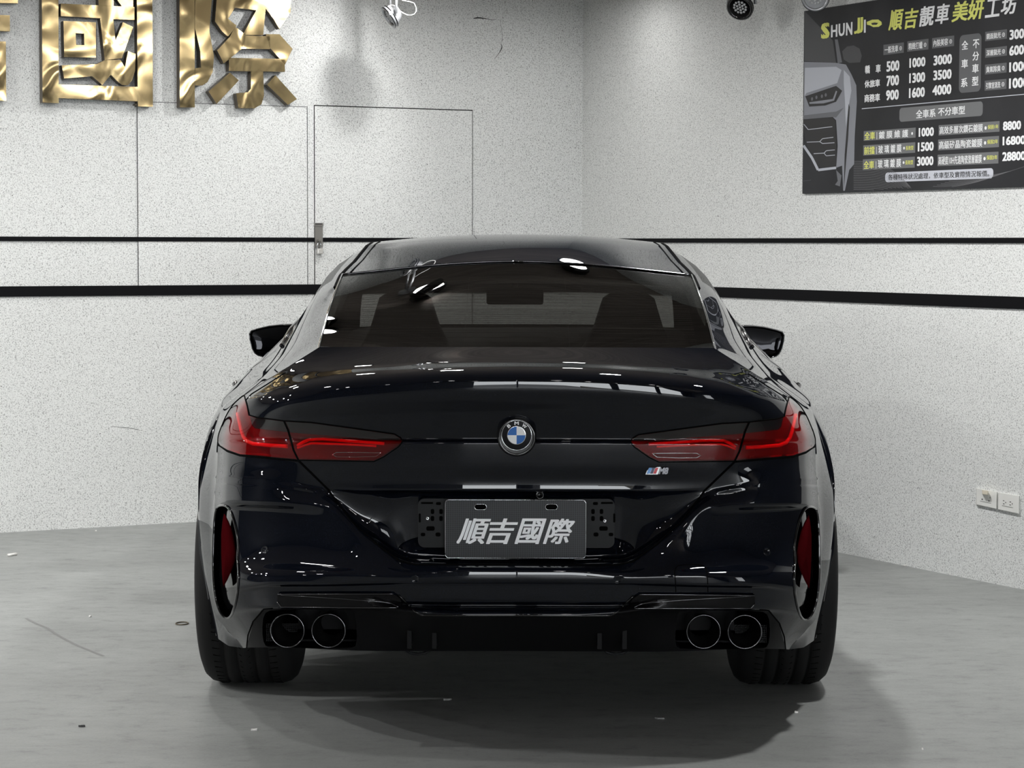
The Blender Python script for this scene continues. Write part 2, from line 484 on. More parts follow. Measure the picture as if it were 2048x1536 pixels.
# feature rows of the tail, top to bottom: half width in px, pixel rows, depth behind the rearmost point
ROWS = [
 ('wbase', 395, [694]*9, [.43, .43, .43, .432, .435, .44, .45, .46, .47]),
 ('deck', 470, [721, 721.5, 723, 726, 729, 734, 738, 740, 741], [.235, .237, .242, .252, .27, .31, .36, .405, .45]),
 ('lip', 544, [750.5, 751, 754, 760, 766, 777, 786, 789, 789], [.052, .055, .063, .078, .103, .158, .23, .32, .45]),
 ('ulip', 556, [760, 760.5, 763, 769, 775, 786, 794, 797, 798], [.0425, .0455, .0545, .070, .096, .152, .226, .32, .46]),
 ('under', 568, [778, 778.5, 781, 787, 793, 802, 808, 810, 810], [.0420, .045, .0540, .070, .0965, .153, .230, .325, .47]),
 ('mid', 587, [830, 830, 831, 833, 836, 840, 843, 844, 844], [.083, .086, .093, .108, .13, .178, .245, .33, .48]),
 ('creaseA', 598, [879]*9, [.116, .118, .125, .137, .153, .195, .255, .335, .48]),
 ('creaseB', 598, [884]*9, [.098, .10, .108, .12, .138, .182, .245, .33, .48]),
 ('low', 599, [930, 930, 930, 930, 930, 925, 922, 920, 920], [.103, .105, .113, .124, .142, .184, .244, .325, .475]),
 ('lidlow', 601, [966, 966, 966, 966, 964, 955, 952, 950, 950], [.1168, .1188, .1258, .1373, .151, .1765, .234, .31, .47]),
 ('lidedge', 602, [981, 981, 981, 980, 975, 960, 957, 955, 955], [.1157, .1177, .1247, .1372, .152, .1755, .2325, .309, .47]),
 ('rectop', 602, [986, 986, 986, 986, 980, 965, 962, 960, 960], [.185, .185, .182, .150, .152, .1742, .231, .308, .47]),
 ('recmid', 602, [1050, 1050, 1050, 1030, 984, 968, 965, 963, 963], [.200, .200, .198, .163, .150, .1735, .230, .307, .47]),
 ('recbot', 602, [1116, 1116, 1112, 1060, 988, 971, 968, 966, 966], [.212, .212, .205, .150, .148, .173, .229, .306, .47]),
 ('btop', 603, [1128, 1128, 1127, 1074, 993, 977, 973, 970, 972], [.05, .05, .055, .078, .142, .1718, .2275, .305, .465]),
 ('rim', 604, [1132, 1132, 1133, 1085, 1012, 1008, 1006, 1004, 1003], [.03, .03, .04, .07, .122, .163, .218, .298, .46]),
 ('ledge', 605, [1135, 1135, 1138, 1100, 1030, 1020, 1017, 1015, 1013], [.015, .016, .03, .065, .122, .186, .246, .318, .46]),
 ('concave', 609, [1138, 1138, 1142, 1118, 1090, 1070, 1068, 1068, 1070], [.008, .010, .024, .057, .111, .180, .241, .314, .455]),
 ('bulgetop', 611, [1142, 1142, 1146, 1134, 1128, 1119, 1120, 1122, 1122], [.0015, .0045, .0145, .047, .092, .158, .222, .301, .455]),
 ('peak', 611, [1158, 1158, 1157, 1152, 1149, 1148, 1152, 1156, 1152], [0, .003, .012, .030, .056, .106, .178, .278, .455]),
 ('edge', 610, [1165, 1165, 1165, 1166, 1167, 1167, 1174, 1182, 1180], [.006, .008, .016, .032, .055, .10, .175, .28, .455]),
 ('step', 609, [1168, 1168, 1168, 1170, 1172, 1173, 1181, 1190, 1192], [.012, .014, .022, .045, .07, .118, .19, .293, .46]),
 ('face', 606, [1207, 1207, 1206, 1190, 1186, 1186, 1196, 1205, 1215], [.034, .036, .044, .056, .08, .125, .20, .30, .465]),
 ('bandtop', 605, [1210, 1210, 1209, 1196, 1191, 1191, 1200, 1209, 1219], [.066, .068, .072, .060, .083, .128, .202, .302, .467]),
 ('lowlip', 600, [1229, 1229, 1224, 1213, 1213, 1214, 1216, 1222, 1236], [.028, .030, .038, .06, .085, .132, .21, .31, .475]),
 ('sill', 588, [1236, 1236, 1233, 1220, 1220, 1221, 1225, 1232, 1250], [.045, .047, .055, .09, .11, .15, .22, .32, .485]),
 ('bottom', 548, [1302, 1302, 1302, 1302, 1300, 1296, 1295, 1295, 1296], [.20, .20, .20, .16, .16, .18, .25, .35, .50]),
]
RN = [r[0] for r in ROWS]
PYS = np.array([r[2] for r in ROWS], float).T      # station x row
YCS = np.array([r[3] for r in ROWS], float).T
DEN = np.array([r[1] for r in ROWS], float)
VV = [0.0]
for i in range(1, len(ROWS)):
    VV.append(VV[-1] + max(3.0, float(np.mean(np.abs(PYS[:, i]-PYS[:, i-1]) + 300*np.abs(YCS[:, i]-YCS[:, i-1])))))
VV = np.array(VV)
def tail_pix(s, v):
    """(fraction across, position down) -> pixel column, pixel row, depth; left half"""
    s = np.atleast_1d(np.asarray(s, float)); v = np.atleast_1d(np.asarray(v, float))
    P = np.stack([pchip(FR, PYS, s), pchip(FR, YCS, s)], 0)          # 2 x N x R
    D = np.broadcast_to(DEN, P.shape[1:])*s[:, None]
    A = np.concatenate([P, D[None]], 0).transpose(2, 1, 0)           # R x N x 3
    M = slopes(VV, A)
    v = np.clip(v, VV[0], VV[-1])
    i = np.clip(np.searchsorted(VV, v, side='right')-1, 0, len(VV)-2)
    n = np.arange(len(v)); h = (VV[i+1]-VV[i])[:, None]; t = ((v-VV[i])[:, None])/h
    y0, y1, m0, m1 = A[i, n], A[i+1, n], M[i, n], M[i+1, n]
    r = (1+2*t)*(1-t)**2*y0 + t*(1-t)**2*h*m0 + t*t*(3-2*t)*y1 + t*t*(t-1)*h*m1
    return CX - r[:, 2], r[:, 0], r[:, 1]
_Rn = np.array(_R3)
def lift(px, py, yc, push=0.0):
    px, py, yc = np.asarray(px, float), np.asarray(py, float), np.asarray(yc, float)
    d = np.stack([(px-1024)/FPX, -(py-768)/FPX, -np.ones_like(px)], -1) @ _Rn.T
    k = (D0+yc)/d[..., 1]
    p = d*k[..., None]; p[..., 2] += H
    x0 = 0.0
    return p
def tail3(s, v):
    return lift(*tail_pix(s, v))
# inverse: pixel -> (s, v)
_gs = np.linspace(0, 1, 221); _gv = np.linspace(0, VV[-1], 700)
_GS, _GV = np.meshgrid(_gs, _gv, indexing='ij')
_gx, _gy, _ = tail_pix(_GS.ravel(), _GV.ravel())
_gx = _gx.reshape(_GS.shape); _gy = _gy.reshape(_GS.shape)
def inv(px, py):
    i = int(np.argmin(((_gx-px)**2 + (_gy-py)**2).ravel()))
    s, v = float(_GS.ravel()[i]), float(_GV.ravel()[i])
    for _ in range(12):
        e = 1e-4; a = tail_pix([s, min(s+e, 1), s], [v, v, v+0.05])
        s1 = min(s+e, 1)
        rx, ry = px-a[0][0], py-a[1][0]
        if abs(rx)+abs(ry) < 0.02: break
        ds = max(s1-s, 1e-9)
        if s1 == s: break
        j = np.array([[(a[0][1]-a[0][0])/ds, (a[0][2]-a[0][0])/0.05], [(a[1][1]-a[1][0])/ds, (a[1][2]-a[1][0])/0.05]])
        try: d = np.linalg.solve(j, [rx, ry])
        except np.linalg.LinAlgError: break
        s = min(max(s+float(np.clip(d[0], -.05, .05)), 0), 1); v = min(max(v+float(np.clip(d[1], -8, 8)), 0), VV[-1])
    return s, v
US = 600.0
def densify(pts, step=7.0, closed=True):
    out = []; n = len(pts)
    for i in range(n if closed else n-1):
        a, b = pts[i], pts[(i+1) % n]
        k = max(1, int(math.ceil(math.hypot(b[0]-a[0], b[1]-a[1])/step)))
        for j in range(k): out.append((a[0]+(b[0]-a[0])*j/k, a[1]+(b[1]-a[1])*j/k))
    if not closed: out.append(pts[-1])
    return out
def to_uv(pts, step=7.0, closed=True):
    r = []
    for p in densify(pts, step, closed):
        s, v = inv(*p); r.append((s*US, v))
    return r
def on_tail(pts, lift_off=0.0, step=7.0, closed=False):
    """polyline of pixels laid on the tail surface (3D points), pulled lift_off metres towards the rear"""
    uv = to_uv(pts, step, closed)
    P = tail3([u/US for u, _ in uv], [v for _, v in uv])
    return [Vector((p[0], p[1]-lift_off, p[2])) for p in P]
def tail_point(px, py, off=0.0):
    """point of the tail at a pixel; mirrored for the right half; off = metres towards the rear"""
    m = px > CX
    q = 2*CX-px if m else px
    s, v = inv(q, py); p = tail3([s], [v])[0]
    return Vector((-p[0] if m else p[0], p[1]-off, p[2]))

# ---- panels cut out of the tail surface (outlines in pixels of the left half)
P_LAMP = [(488.7, 791), (494.5, 812), (498, 830), (512, 834.6), (568, 841.8), (623, 845), (700, 855.5), (789, 868), (800, 875), (806, 882), (797, 893), (767, 913.5), (748, 922.5), (666, 921), (598, 920), (540, 915), (480, 909.5), (455, 901), (440, 892), (435, 885), (433, 866), (440.5, 842), (452, 819), (463, 803), (474, 796)]
P_SMOKE = [(500, 833), (512, 836.2), (568, 843.4), (623, 846.6), (700, 857.1), (788, 869.6), (797, 875), (802, 880.5), (768, 880.5), (690, 874), (596, 866.5), (567.5, 863.5), (510, 857), (504, 851)]
P_REV = [(662, 909.5), (672, 904), (715, 904), (763, 905), (752, 913.5), (710, 915), (672, 914.6)]
P_SPLIT = [(566, 841.8), (574, 860), (580, 881), (585, 900), (594.5, 919.5), (599, 919.8), (589.5, 900), (584.5, 881), (578.5, 860), (570.5, 842.2)]
P_VENT = [(431.5, 1020), (438, 1011), (452, 1010), (462, 1022), (471, 1050), (478, 1088), (475, 1114), (478, 1140), (476, 1180), (470, 1213), (461, 1235), (449, 1236), (438, 1222), (430, 1192), (426, 1145), (427, 1090), (428.5, 1045)]
P_EXH = [(524, 1262), (527, 1228), (543, 1219), (700, 1219), (711, 1228), (715, 1290), (700, 1297), (540, 1295), (528, 1290)]
P_DIFF = [(1040, 1232), (841, 1231), (828, 1222), (806, 1200), (796, 1191), (780, 1189), (700, 1217), (528, 1217), (508, 1240), (492, 1297), (520, 1310), (1040, 1310)]
P_TRIM = [(556, 1187.5), (786, 1187), (800, 1196), (806, 1207), (796, 1214.5), (700, 1214), (563, 1213), (555, 1204)]
P_LID = [(1040, 690), (636, 690), (622, 700), (600, 722), (570, 745), (532, 770), (503, 788), (492, 800), (495, 812), (498.5, 830), (512, 835), (568, 842), (582, 881), (596, 920.5), (657, 980), (702, 1042), (751, 1087), (799, 1122), (831, 1129.5), (1040, 1130)]
P_BRACK = [(840, 1002), (850, 997), (1040, 996), (1040, 1098), (862, 1097), (846, 1090), (838, 1078)]

def chaikin(p, n=2):
    for _ in range(n):
        q = []
        for i in range(len(p)):
            a, b = p[i], p[(i+1) % len(p)]
            q += [(a[0]*.75+b[0]*.25, a[1]*.75+b[1]*.25), (a[0]*.25+b[0]*.75, a[1]*.25+b[1]*.75)]
        p = q
    return p
P_VENT = chaikin(P_VENT); P_EXH = chaikin(P_EXH, 1)
_uvpoly = {k: to_uv(v) for k, v in dict(lamp=P_LAMP, smoke=P_SMOKE, rev=P_REV, split=P_SPLIT, vent=P_VENT, exh=P_EXH, diff=P_DIFF, trim=P_TRIM, lid=P_LID).items()}
# grid
_sv = np.concatenate([np.linspace(0, 0.9, 105), np.linspace(0.9, 1.0, 30)[1:]])
_vs = []
for i in range(len(VV)-1):
    k = max(2, int(math.ceil((VV[i+1]-VV[i])/5.0)))
    _vs += [VV[i] + (VV[i+1]-VV[i])*j/k for j in range(k)]
_vs.append(VV[-1]); _vs = np.array(_vs)
def build_cdt():
    pts = [(s*US, v) for s in _sv for v in _vs]
    P = np.array(pts)
    edges = []
    # drop grid points that crowd an outline
    keep = np.ones(len(P), bool)
    for poly in _uvpoly.values():
        for (u, v) in poly:
            if 0.001 < u < US-0.001 and 0.001 < v < VV[-1]-0.001:
                near = (np.abs(P[:, 0]-u) < 1.6) & (np.abs(P[:, 1]-v) < 1.3)
                near &= (P[:, 0] > 0.01) & (P[:, 0] < US-0.01) & (P[:, 1] > 0.01) & (P[:, 1] < VV[-1]-0.01)
                keep[near] = False
    pts = [tuple(p) for p in P[keep]]
    for poly in _uvpoly.values():
        b = len(pts); pts += poly
        for i in range(len(poly)):
            edges.append((b+i, b+(i+1) % len(poly)))
    V, E, F, *_ = delaunay_2d_cdt([Vector(p) for p in pts], edges, [], 0, 1e-4)
    return np.array([tuple(p) for p in V]), np.array([tuple(f) for f in F])
UVV, TRI = build_cdt()
UVC = UVV[TRI].mean(1)
def inside(poly, P):
    poly = np.array(poly); x, y = P[:, 0], P[:, 1]; r = np.zeros(len(P), bool); j = len(poly)-1
    for i in range(len(poly)):
        xi, yi = poly[i]; xj, yj = poly[j]
        c = ((yi > y) != (yj > y))
        with np.errstate(divide='ignore', invalid='ignore'):
            r ^= c & (x < (xj-xi)*(y-yi)/(yj-yi)+xi)
        j = i
    return r
IN = {k: inside(p, UVC) for k, p in _uvpoly.items()}
T3 = tail3(np.clip(UVV[:, 0]/US, 0, 1), UVV[:, 1])
T3[UVV[:, 0] < 0.01, 0] = 0.0
_px, _py, _ = tail_pix(np.clip(UVC[:, 0]/US, 0, 1), UVC[:, 1])
LAB = np.full(len(TRI), 'quarter', dtype=object)
LAB[_py > 884] = 'bumper'
LAB[IN['lid']] = 'lid'
LAB[IN['diff']] = 'diff'
LAB[IN['trim']] = 'bumper'
LAB[IN['exh']] = 'exh'
LAB[IN['vent']] = 'vent'
LAB[IN['lamp']] = 'lamp'
def patch(mask, push=0.0, both=True, shrink=None):
    """sub-surface of the tail as (verts, faces), pushed forward by push metres"""
    t = TRI[mask]
    a = T3[t]; nrm = np.cross(a[:, 1]-a[:, 0], a[:, 2]-a[:, 0])
    flip = nrm[:, 1] > 0
    t = np.where(flip[:, None], t[:, ::-1], t)
    ids, invx = np.unique(t, return_inverse=True); f = invx.reshape(t.shape)
    v = T3[ids].copy(); v[:, 1] += push
    if both:
        n = len(v); vm = v.copy(); vm[:, 0] *= -1
        v = np.concatenate([v, vm]); f = np.concatenate([f, f[:, ::-1]+n])
    return v, f
def boundary_loops(f):
    e = {}
    for q in f:
        for i in range(len(q)):
            a, b = int(q[i]), int(q[(i+1) % len(q)])
            e[(a, b)] = 1
    return [(a, b) for (a, b) in e if (b, a) not in e]
def tub(mask, front, back, both=True, close_back=True):
    """box-like pocket behind an outline: back surface plus the walls up to the front"""
    v, f = patch(mask, front, both)
    b = boundary_loops(f); n = len(v)
    v2 = v.copy(); v2[:, 1] += back-front
    faces = [tuple(int(i)+n for i in q) for q in f] if close_back else []
    faces += [(a, c, c+n, a+n) for (a, c) in b]
    return np.concatenate([v, v2]), faces
# ------------------------------------------------------------------ the car: materials
def paint_material():
    m = bsdf('black_sapphire_paint', (0.0028, 0.0036, 0.0062), 0.4, spec=0.0, coat=1.0)
    nt, n, l, b = nodes(m)
    b.inputs['Coat IOR'].default_value = 1.44
    tc = n.new('ShaderNodeTexCoord')
    t = n.new('ShaderNodeTexNoise'); t.inputs['Scale'].default_value = 900; t.inputs['Detail'].default_value = 1
    r = ramp(n, [(0.5, (0.002, 0.0026, 0.0045)), (0.8, (0.010, 0.014, 0.026))])
    l.new(tc.outputs['Object'], t.inputs[0]); l.new(t.outputs[0], r.inputs[0]); l.new(r.outputs[0], b.inputs['Base Color'])
    return m
M_PAINT = paint_material()
M_GLOSSBLACK = bsdf('gloss_black_trim', (0.004, 0.004, 0.0045), 0.08, coat=0.6)
M_PLASTIC = bsdf('matt_black_plastic', (0.0035, 0.0035, 0.004), 0.5, spec=0.1)
M_PLASTIC2 = bsdf('dark_grey_plastic', (0.010, 0.0105, 0.0115), 0.5, spec=0.2)
M_RUBBER = bsdf('tyre_rubber', (0.007, 0.007, 0.007), 0.75, spec=0.25)
M_SEAM = bsdf('panel_gap', (0.001, 0.001, 0.001), 0.9, spec=0.05)
M_CHROME = bsdf('chrome', (0.75, 0.76, 0.78), 0.07, metal=1.0)
M_DKCHROME = bsdf('black_chrome', (0.16, 0.16, 0.17), 0.12, metal=1.0)
M_GLASS_R = clear_film('tinted_glass', (0.17, 0.17, 0.162), 1.4, 0.0, 0.36)
M_GLASS_W = clear_film('windscreen_glass', (0.85, 0.87, 0.86), 1.4)
M_REDLENS = clear_film('red_lens', (0.88, 0.08, 0.11), 1.5)
M_SMOKE = clear_film('smoked_lens', (0.3, 0.3, 0.3), 1.6)
M_CLEAR = clear_film('clear_lens', (0.8, 0.78, 0.78), 1.5)
M_LAMPBOX = bsdf('lamp_interior', (0.17, 0.010, 0.014), 0.35, spec=0.2)
M_GUIDE = bsdf('red_light_guide', (0.95, 0.12, 0.11), 0.25)
M_REFL = bsdf('red_reflector', (0.04, 0.002, 0.003), 0.6, spec=0.0)
M_INTERIOR = bsdf('dark_cabin_trim', (0.016, 0.015, 0.015), 0.7)
M_MIRROR = bsdf('mirror_glass', (0.014, 0.014, 0.015), 0.02, metal=1.0)
M_BLUE = bsdf('blue_enamel', (0.035, 0.15, 0.46), 0.35, spec=0.15)
M_WHITE = bsdf('white_enamel', (0.85, 0.86, 0.87), 0.35, spec=0.15)
M_ROUNDBLK = bsdf('black_enamel', (0.003, 0.003, 0.004), 0.35, spec=0.1)
M_SILVERPRINT = bsdf('silver_print', (0.95, 0.96, 0.97), 0.35)
M_SKYBLUE = bsdf('light_blue_enamel', (0.12, 0.33, 0.72), 0.25)
M_NAVY = bsdf('navy_enamel', (0.008, 0.016, 0.07), 0.25)
M_RED = bsdf('red_enamel', (0.55, 0.03, 0.045), 0.25)

CAR = tag(empty('car', (0, D0, 0)), 'glossy black four-door coupe seen from behind, parked in the corner', 'car')
# ---- tail panels
def panel(name, lab, mat):
    v, f = patch(LAB == lab)
    o = obj(name, v, f, mat, CAR, True)
    return weld(o)
def weld(o, d=1e-5):
    bm = bmesh.new(); bm.from_mesh(o.data)
    bmesh.ops.remove_doubles(bm, verts=bm.verts, dist=d)
    bm.to_mesh(o.data); bm.free()
    return o
LID = panel('trunk_lid', 'lid', M_PAINT)
BUMPER = panel('rear_bumper', 'bumper', M_PAINT)
DIFF = panel('rear_diffuser', 'diff', M_PLASTIC)

# ---- body shell ahead of the tail
def tab(ys, *cols):
    ys = np.array(ys, float); A = np.array(cols, float).T; m = slopes(ys, A)
    return lambda q: hermite(ys, A, m, np.atleast_1d(q))
f_zc = tab([.44, .50, .58, .66, .72, 1.2, 1.6, 1.88, 2.1, 2.35, 2.65, 3.0, 3.4, 4.0, 4.3, 4.7, 4.88, 4.97], [1.071, 1.034, 1.038, 1.0530, 1.0648, 1.1625, 1.2440, 1.2985, 1.340, 1.377, 1.397, 1.392, 1.345, 1.10, .985, .90, .80, .66])
f_a = tab([.47, .56, .70, 1.2, 1.80, 2.05, 2.55, 3.0, 3.4, 4.0, 4.3, 4.7, 4.97], [.5556, .565, .5755, .585, .589, .568, .532, .53, .60, .68, .70, .58, .45], [1.069, 1.045, 1.0592, 1.1565, 1.2545, 1.290, 1.366, 1.357, 1.30, 1.06, .96, .86, .62])
f_b = tab([.72, 1.15, 1.6, 2.0, 2.4, 3.0, 3.4, 4.0, 4.3, 4.7, 4.97], [.655, .65, .655, .655, .625, .62, .675, .765, .775, .66, .50], [1.0, 1.092, 1.185, 1.245, 1.30, 1.285, 1.22, 1.0, .93, .82, .58])
f_c = tab([.72, 1.15, 1.6, 1.9, 2.4, 3.0, 3.4, 4.0, 4.3, 4.7, 4.97], [.755, .772, .772, .762, .745, .745, .775, .825, .825, .71, .53], [.94, .975, 1.03, 1.082, 1.11, 1.09, 1.01, .955, .89, .77, .54])
f_d = tab([.50, .72, 1.1, 1.6, 2.4, 3.0, 3.4, 4.1, 4.5, 4.8, 4.97], [.84, .868, .905, .895, .87, .87, .885, .915, .86, .72, .55], [.83, .85, .885, .925, .955, .945, .92, .85, .74, .62, .50])
f_W = tab([.50, .60, .72, .9, 1.1, 1.5, 1.9, 2.6, 3.2, 3.7, 4.1, 4.45, 4.7, 4.9, 4.97], [.85, .893, .935, .957, .968, .955, .93, .925, .93, .95, .955, .925, .85, .70, .58])
f_prof = tab([.15, .2, .3, .4, .5, .62, .72, .8, .9], [.92, .945, .965, .985, 1, 1, .987, .968, .93])
AX_R, AX_F, WR, ARCH = 1.10, 4.10, 0.35, 0.385
def zlow(y):
    z = 0.205
    for ax in (AX_R, AX_F):
        if abs(y-ax) < ARCH - 1e-9: z = max(z, 0.345 + math.sqrt(ARCH**2-(y-ax)**2))
    return z
STN = [(.52, .55), (.58, .585), (.66, .62), (.78, .66), (.90, .69), (.96, .7135), (.965, .7155), (1.0, .735), (1.05, .78), (1.1, .84), (1.15, .90), (1.2, .97), (1.28, 1.1), (1.36, 1.23), (1.42, 1.30), (1.47, 1.36), (1.52, 1.42), (1.56, 1.462), (1.575, 1.4845), (1.58, 1.4865), (1.62, 1.55), (1.70, 1.63), (1.80, 1.80)]
STN += [(y, y) for y in (1.95, 2.1, 2.25, 2.4, 2.6, 2.8, 3.0, 3.2, 3.32, 3.4, 3.5, 3.62, 3.7135, 3.7155, 3.74, 3.8, 3.9, 4.0, 4.1, 4.2, 4.3, 4.36, 4.42, 4.46, 4.4845, 4.4865, 4.55, 4.65, 4.75, 4.83, 4.9, 4.94, 4.97)]
KW = next(i for i, s in enumerate(STN) if s[0] == 1.80)      # rear window top
NA = 26
V_E = _vs                                                    # same rows as the tail's outer edge
tau = {n: VV[i] for i, n in enumerate(RN)}
CT = np.array([tau['wbase'], tau['deck'], tau['lip'], tau['mid'], tau['rim'], tau['peak'], tau['bottom']])
grid = []
frac = np.linspace(0, 1, NA+1)
first = [list(p) for p in tail3(frac, np.zeros(NA+1))] + [list(p) for p in tail3(np.ones(len(V_E)-1), V_E[1:])]
first[0][0] = 0.0
grid.append(first)
for k, (yu, yl) in enumerate(STN):
    a = f_a(yu)[0]; b = f_b(yu)[0]; c = f_c(yu)[0]
    row = []
    for t in frac:
        bow = 0.08*(1-t*t)*max(0.0, 1-abs(yu-1.8)/0.6)
        bow2 = 0.16*(1-t*t)*max(0.0, 1-abs(yu-3.6)/0.8)
        y = yu + bow + bow2
        zc = f_zc(y)[0][0]; dz = f_zc(yu)[0][0]-a[1]
        x = a[0]*t
        row.append([-x, D0+y, zc - (dz + (zc-f_zc(yu)[0][0]))*t**2.0])
    ym = 0.5*(yu+yl)
    d = f_d(ym)[0]; zl = zlow(yl); W = f_W(yl)[0][0]
    zr = zl + (d[1]-zl)*0.55; zp = zl + (d[1]-zl)*0.27
    pf = lambda z: W*f_prof(z)[0][0]
    ctl = np.array([[a[0], yu, a[1]], [b[0], yu, b[1]], [c[0], yu, c[1]], [d[0], ym, d[1]], [pf(zr), yl, zr], [pf(zp), yl, zp], [pf(zl), yl, zl]])
    q = pchip(CT, ctl, V_E[1:])
    row += [[-p[0], D0+p[1], p[2]] for p in q]
    grid.append(row)
G = np.array(grid)                         # station x column x 3
# smooth hand-over between the tail edge and the first stations
NC = G.shape[1]
def shell_faces(sel):
    ids = {}; V = []; F = []
    def vid(k, j):
        if (k, j) not in ids: ids[(k, j)] = len(V); V.append(G[k, j])
        return ids[(k, j)]
    for k in range(G.shape[0]-1):
        for j in range(NC-1):
            if sel(k, j): F.append((vid(k, j), vid(k, j+1), vid(k+1, j+1), vid(k+1, j)))
    V = np.array(V); n = len(V); Vm = V.copy(); Vm[:, 0] *= -1
    return np.concatenate([V, Vm]), F + [tuple(i+n for i in reversed(q)) for q in F]
VJ = NA + np.searchsorted(V_E, [tau['deck']*0.62, tau['lip']-2, tau['mid']])      # columns bounding the side glass
K1 = next(i for i, s in enumerate(STN) if s[0] == 1.80)+1
KS = next(i for i, s in enumerate(STN) if s[0] == 3.4)+1
KH = next(i for i, s in enumerate(STN) if s[0] == 4.2)+1
def kind(k, j):
    if j < NA:
        if k <= 1: return 'body_side'
        if k <= KW: return 'rear_window'
        if k < KS: return 'roof'
        if k < KH: return 'windscreen'
        return 'bonnet'
    if VJ[0] <= j < VJ[1] and K1 <= k < KS-1: return 'side_window'
    return 'body_side'
def shell(name, kd, mat):
    v, f = shell_faces(lambda k, j: kind(k, j) == kd)
    o = weld(obj(name, v, f, mat, CAR, True))
    return o
SIDE = shell('body_side', 'body_side', M_PAINT)
qv, qf = patch(LAB == 'quarter')
bm = bmesh.new(); bm.from_mesh(SIDE.data)
bb = [bm.verts.new(Vector(p)-Vector((0, D0, 0))) for p in qv]
for q in qf:
    fc = bm.faces.new([bb[i] for i in q]); fc.smooth = True
bmesh.ops.remove_doubles(bm, verts=bm.verts, dist=2e-4)
bm.to_mesh(SIDE.data); bm.free()
ROOF = shell('roof', 'roof', M_PAINT)
REARWIN = shell('rear_window', 'rear_window', M_GLASS_R)
shell('windscreen', 'windscreen', M_GLASS_W)
shell('bonnet', 'bonnet', M_PAINT)
shell('side_window', 'side_window', M_GLASS_R)
# nose and floor pan close the shell
v = [tuple(p) for p in G[-1]]; vm = [(-p[0], p[1], p[2]) for p in v]
nose = v + vm[::-1]
obj('front_bumper', nose, [tuple(range(len(nose)))], M_PAINT, CAR)
m = MB(); m.box((-0.60, D0+0.95, 0.165), (0.60, D0+4.85, 0.20)); m.box((-0.60, D0+0.26, 0.275), (0.60, D0+0.97, 0.30)); m.box((-0.84, D0+1.53, 0.17), (0.84, D0+3.68, 0.205)); m.box((-0.6, D0+0.26, 0.27), (0.6, D0+0.28, 0.30))
m.box((-0.62, D0+0.70, 0.27), (-0.60, D0+4.5, 0.75)); m.box((0.60, D0+0.70, 0.27), (0.62, D0+4.5, 0.75))
m.box((-0.6, D0+0.28, 0.28), (0.6, D0+0.295, 0.7))
m.box((-0.62, D0+0.32, .50), (0.62, D0+1.2, .52)); m.box((-0.74, D0+0.46, 0.30), (-0.58, D0+0.71, 0.32)); m.box((0.58, D0+0.46, 0.30), (0.74, D0+0.71, 0.32))  # boxes added to stop light leaking through the shell to the floor
m.build('floor_pan', M_PLASTIC, CAR)
# wheel arch liners
m = MB()
for ax in (AX_R, AX_F):
    for sx in (-1, 1):
        pr = []
        for i in range(17):
            t = math.pi*(-0.1 + 1.2*i/16); pr.append((math.cos(t), math.sin(t)))
        b = len(m.v)
        for (c, s) in pr:
            for x in (0.62, 0.90):
                m.v.append(Vector((sx*x, D0+ax+c*(ARCH+.004), 0.345+s*(ARCH+.004))))
        for i in range(16): m.f.append((b+2*i, b+2*i+1, b+2*i+3, b+2*i+2))
m.build('wheel_arch_liner', M_PLASTIC, CAR, True)

# ---- seams, mouldings and creases of the body
def shell_line(k0, k1, j, off=0.0):
    return [Vector(G[k, j]) for k in range(k0, k1+1)]
def seam(pts, name, parent, mat=None, r=0.0022, off=0.0008, both=True, only_right=False):
    m = MB(); p = on_tail(pts, off)
    m.tube(p, r, 6)
    if only_right: m = m.mirrored()
    elif both: m.both()
    return m.build(name, mat or M_SEAM, parent, True)
SEAM_LID = [(571, 745), (532, 770), (503, 788), (492, 800), (495, 812), (498.5, 830)]
seam(SEAM_LID, 'panel_gap', LID, r=0.0018)
seam([(596, 920.5), (657, 980), (702, 1042), (751, 1087), (799, 1122), (831, 1129.5), (900, 1129.5), (1034, 1129.5)], 'panel_gap', LID, r=0.0028)
seam([(597, 922), (540, 917), (480, 911.5), (455, 903), (437, 890)], 'panel_gap', BUMPER, r=0.002)
seam([(493, 1297), (496, 1270), (506, 1243), (528, 1218), (545, 1217)], 'panel_gap', BUMPER, r=0.002)
# rear window mouldings
mo = MB()
mo.tube([Vector(G[KW+1, j]) + Vector((0, -0.004, 0.002)) for j in range(NA+1)], 0.0035, 6)
mo.both()
mo.build('window_moulding', M_DKCHROME, CAR, True)
mo = MB()
mo.tube([Vector(G[k, NA]) + Vector((-0.002, -0.002, 0.002)) for k in range(2, KW+2)], 0.0035, 6)
mo.both()
mo.build('window_moulding', M_CHROME, CAR, True)
mo = MB()
mo.tube([Vector(G[k, NA]) + Vector((-0.012, 0, -0.004)) for k in range(KW-3, KS)], 0.0045, 6)
mo.tube([Vector(G[k, NA]) + Vector((0.02, 0, 0.003)) for k in range(KW+1, KS)], 0.002, 6)
mo.both()
mo.build('roof_gutter', M_SEAM, CAR, True)
mo = MB()
mo.tube([Vector(G[k, VJ[1]]) + Vector((-0.004, 0, 0)) for k in range(K1-5, KS)], 0.006, 6)
mo.both()
mo.build('belt_moulding', M_GLOSSBLACK, CAR, True)
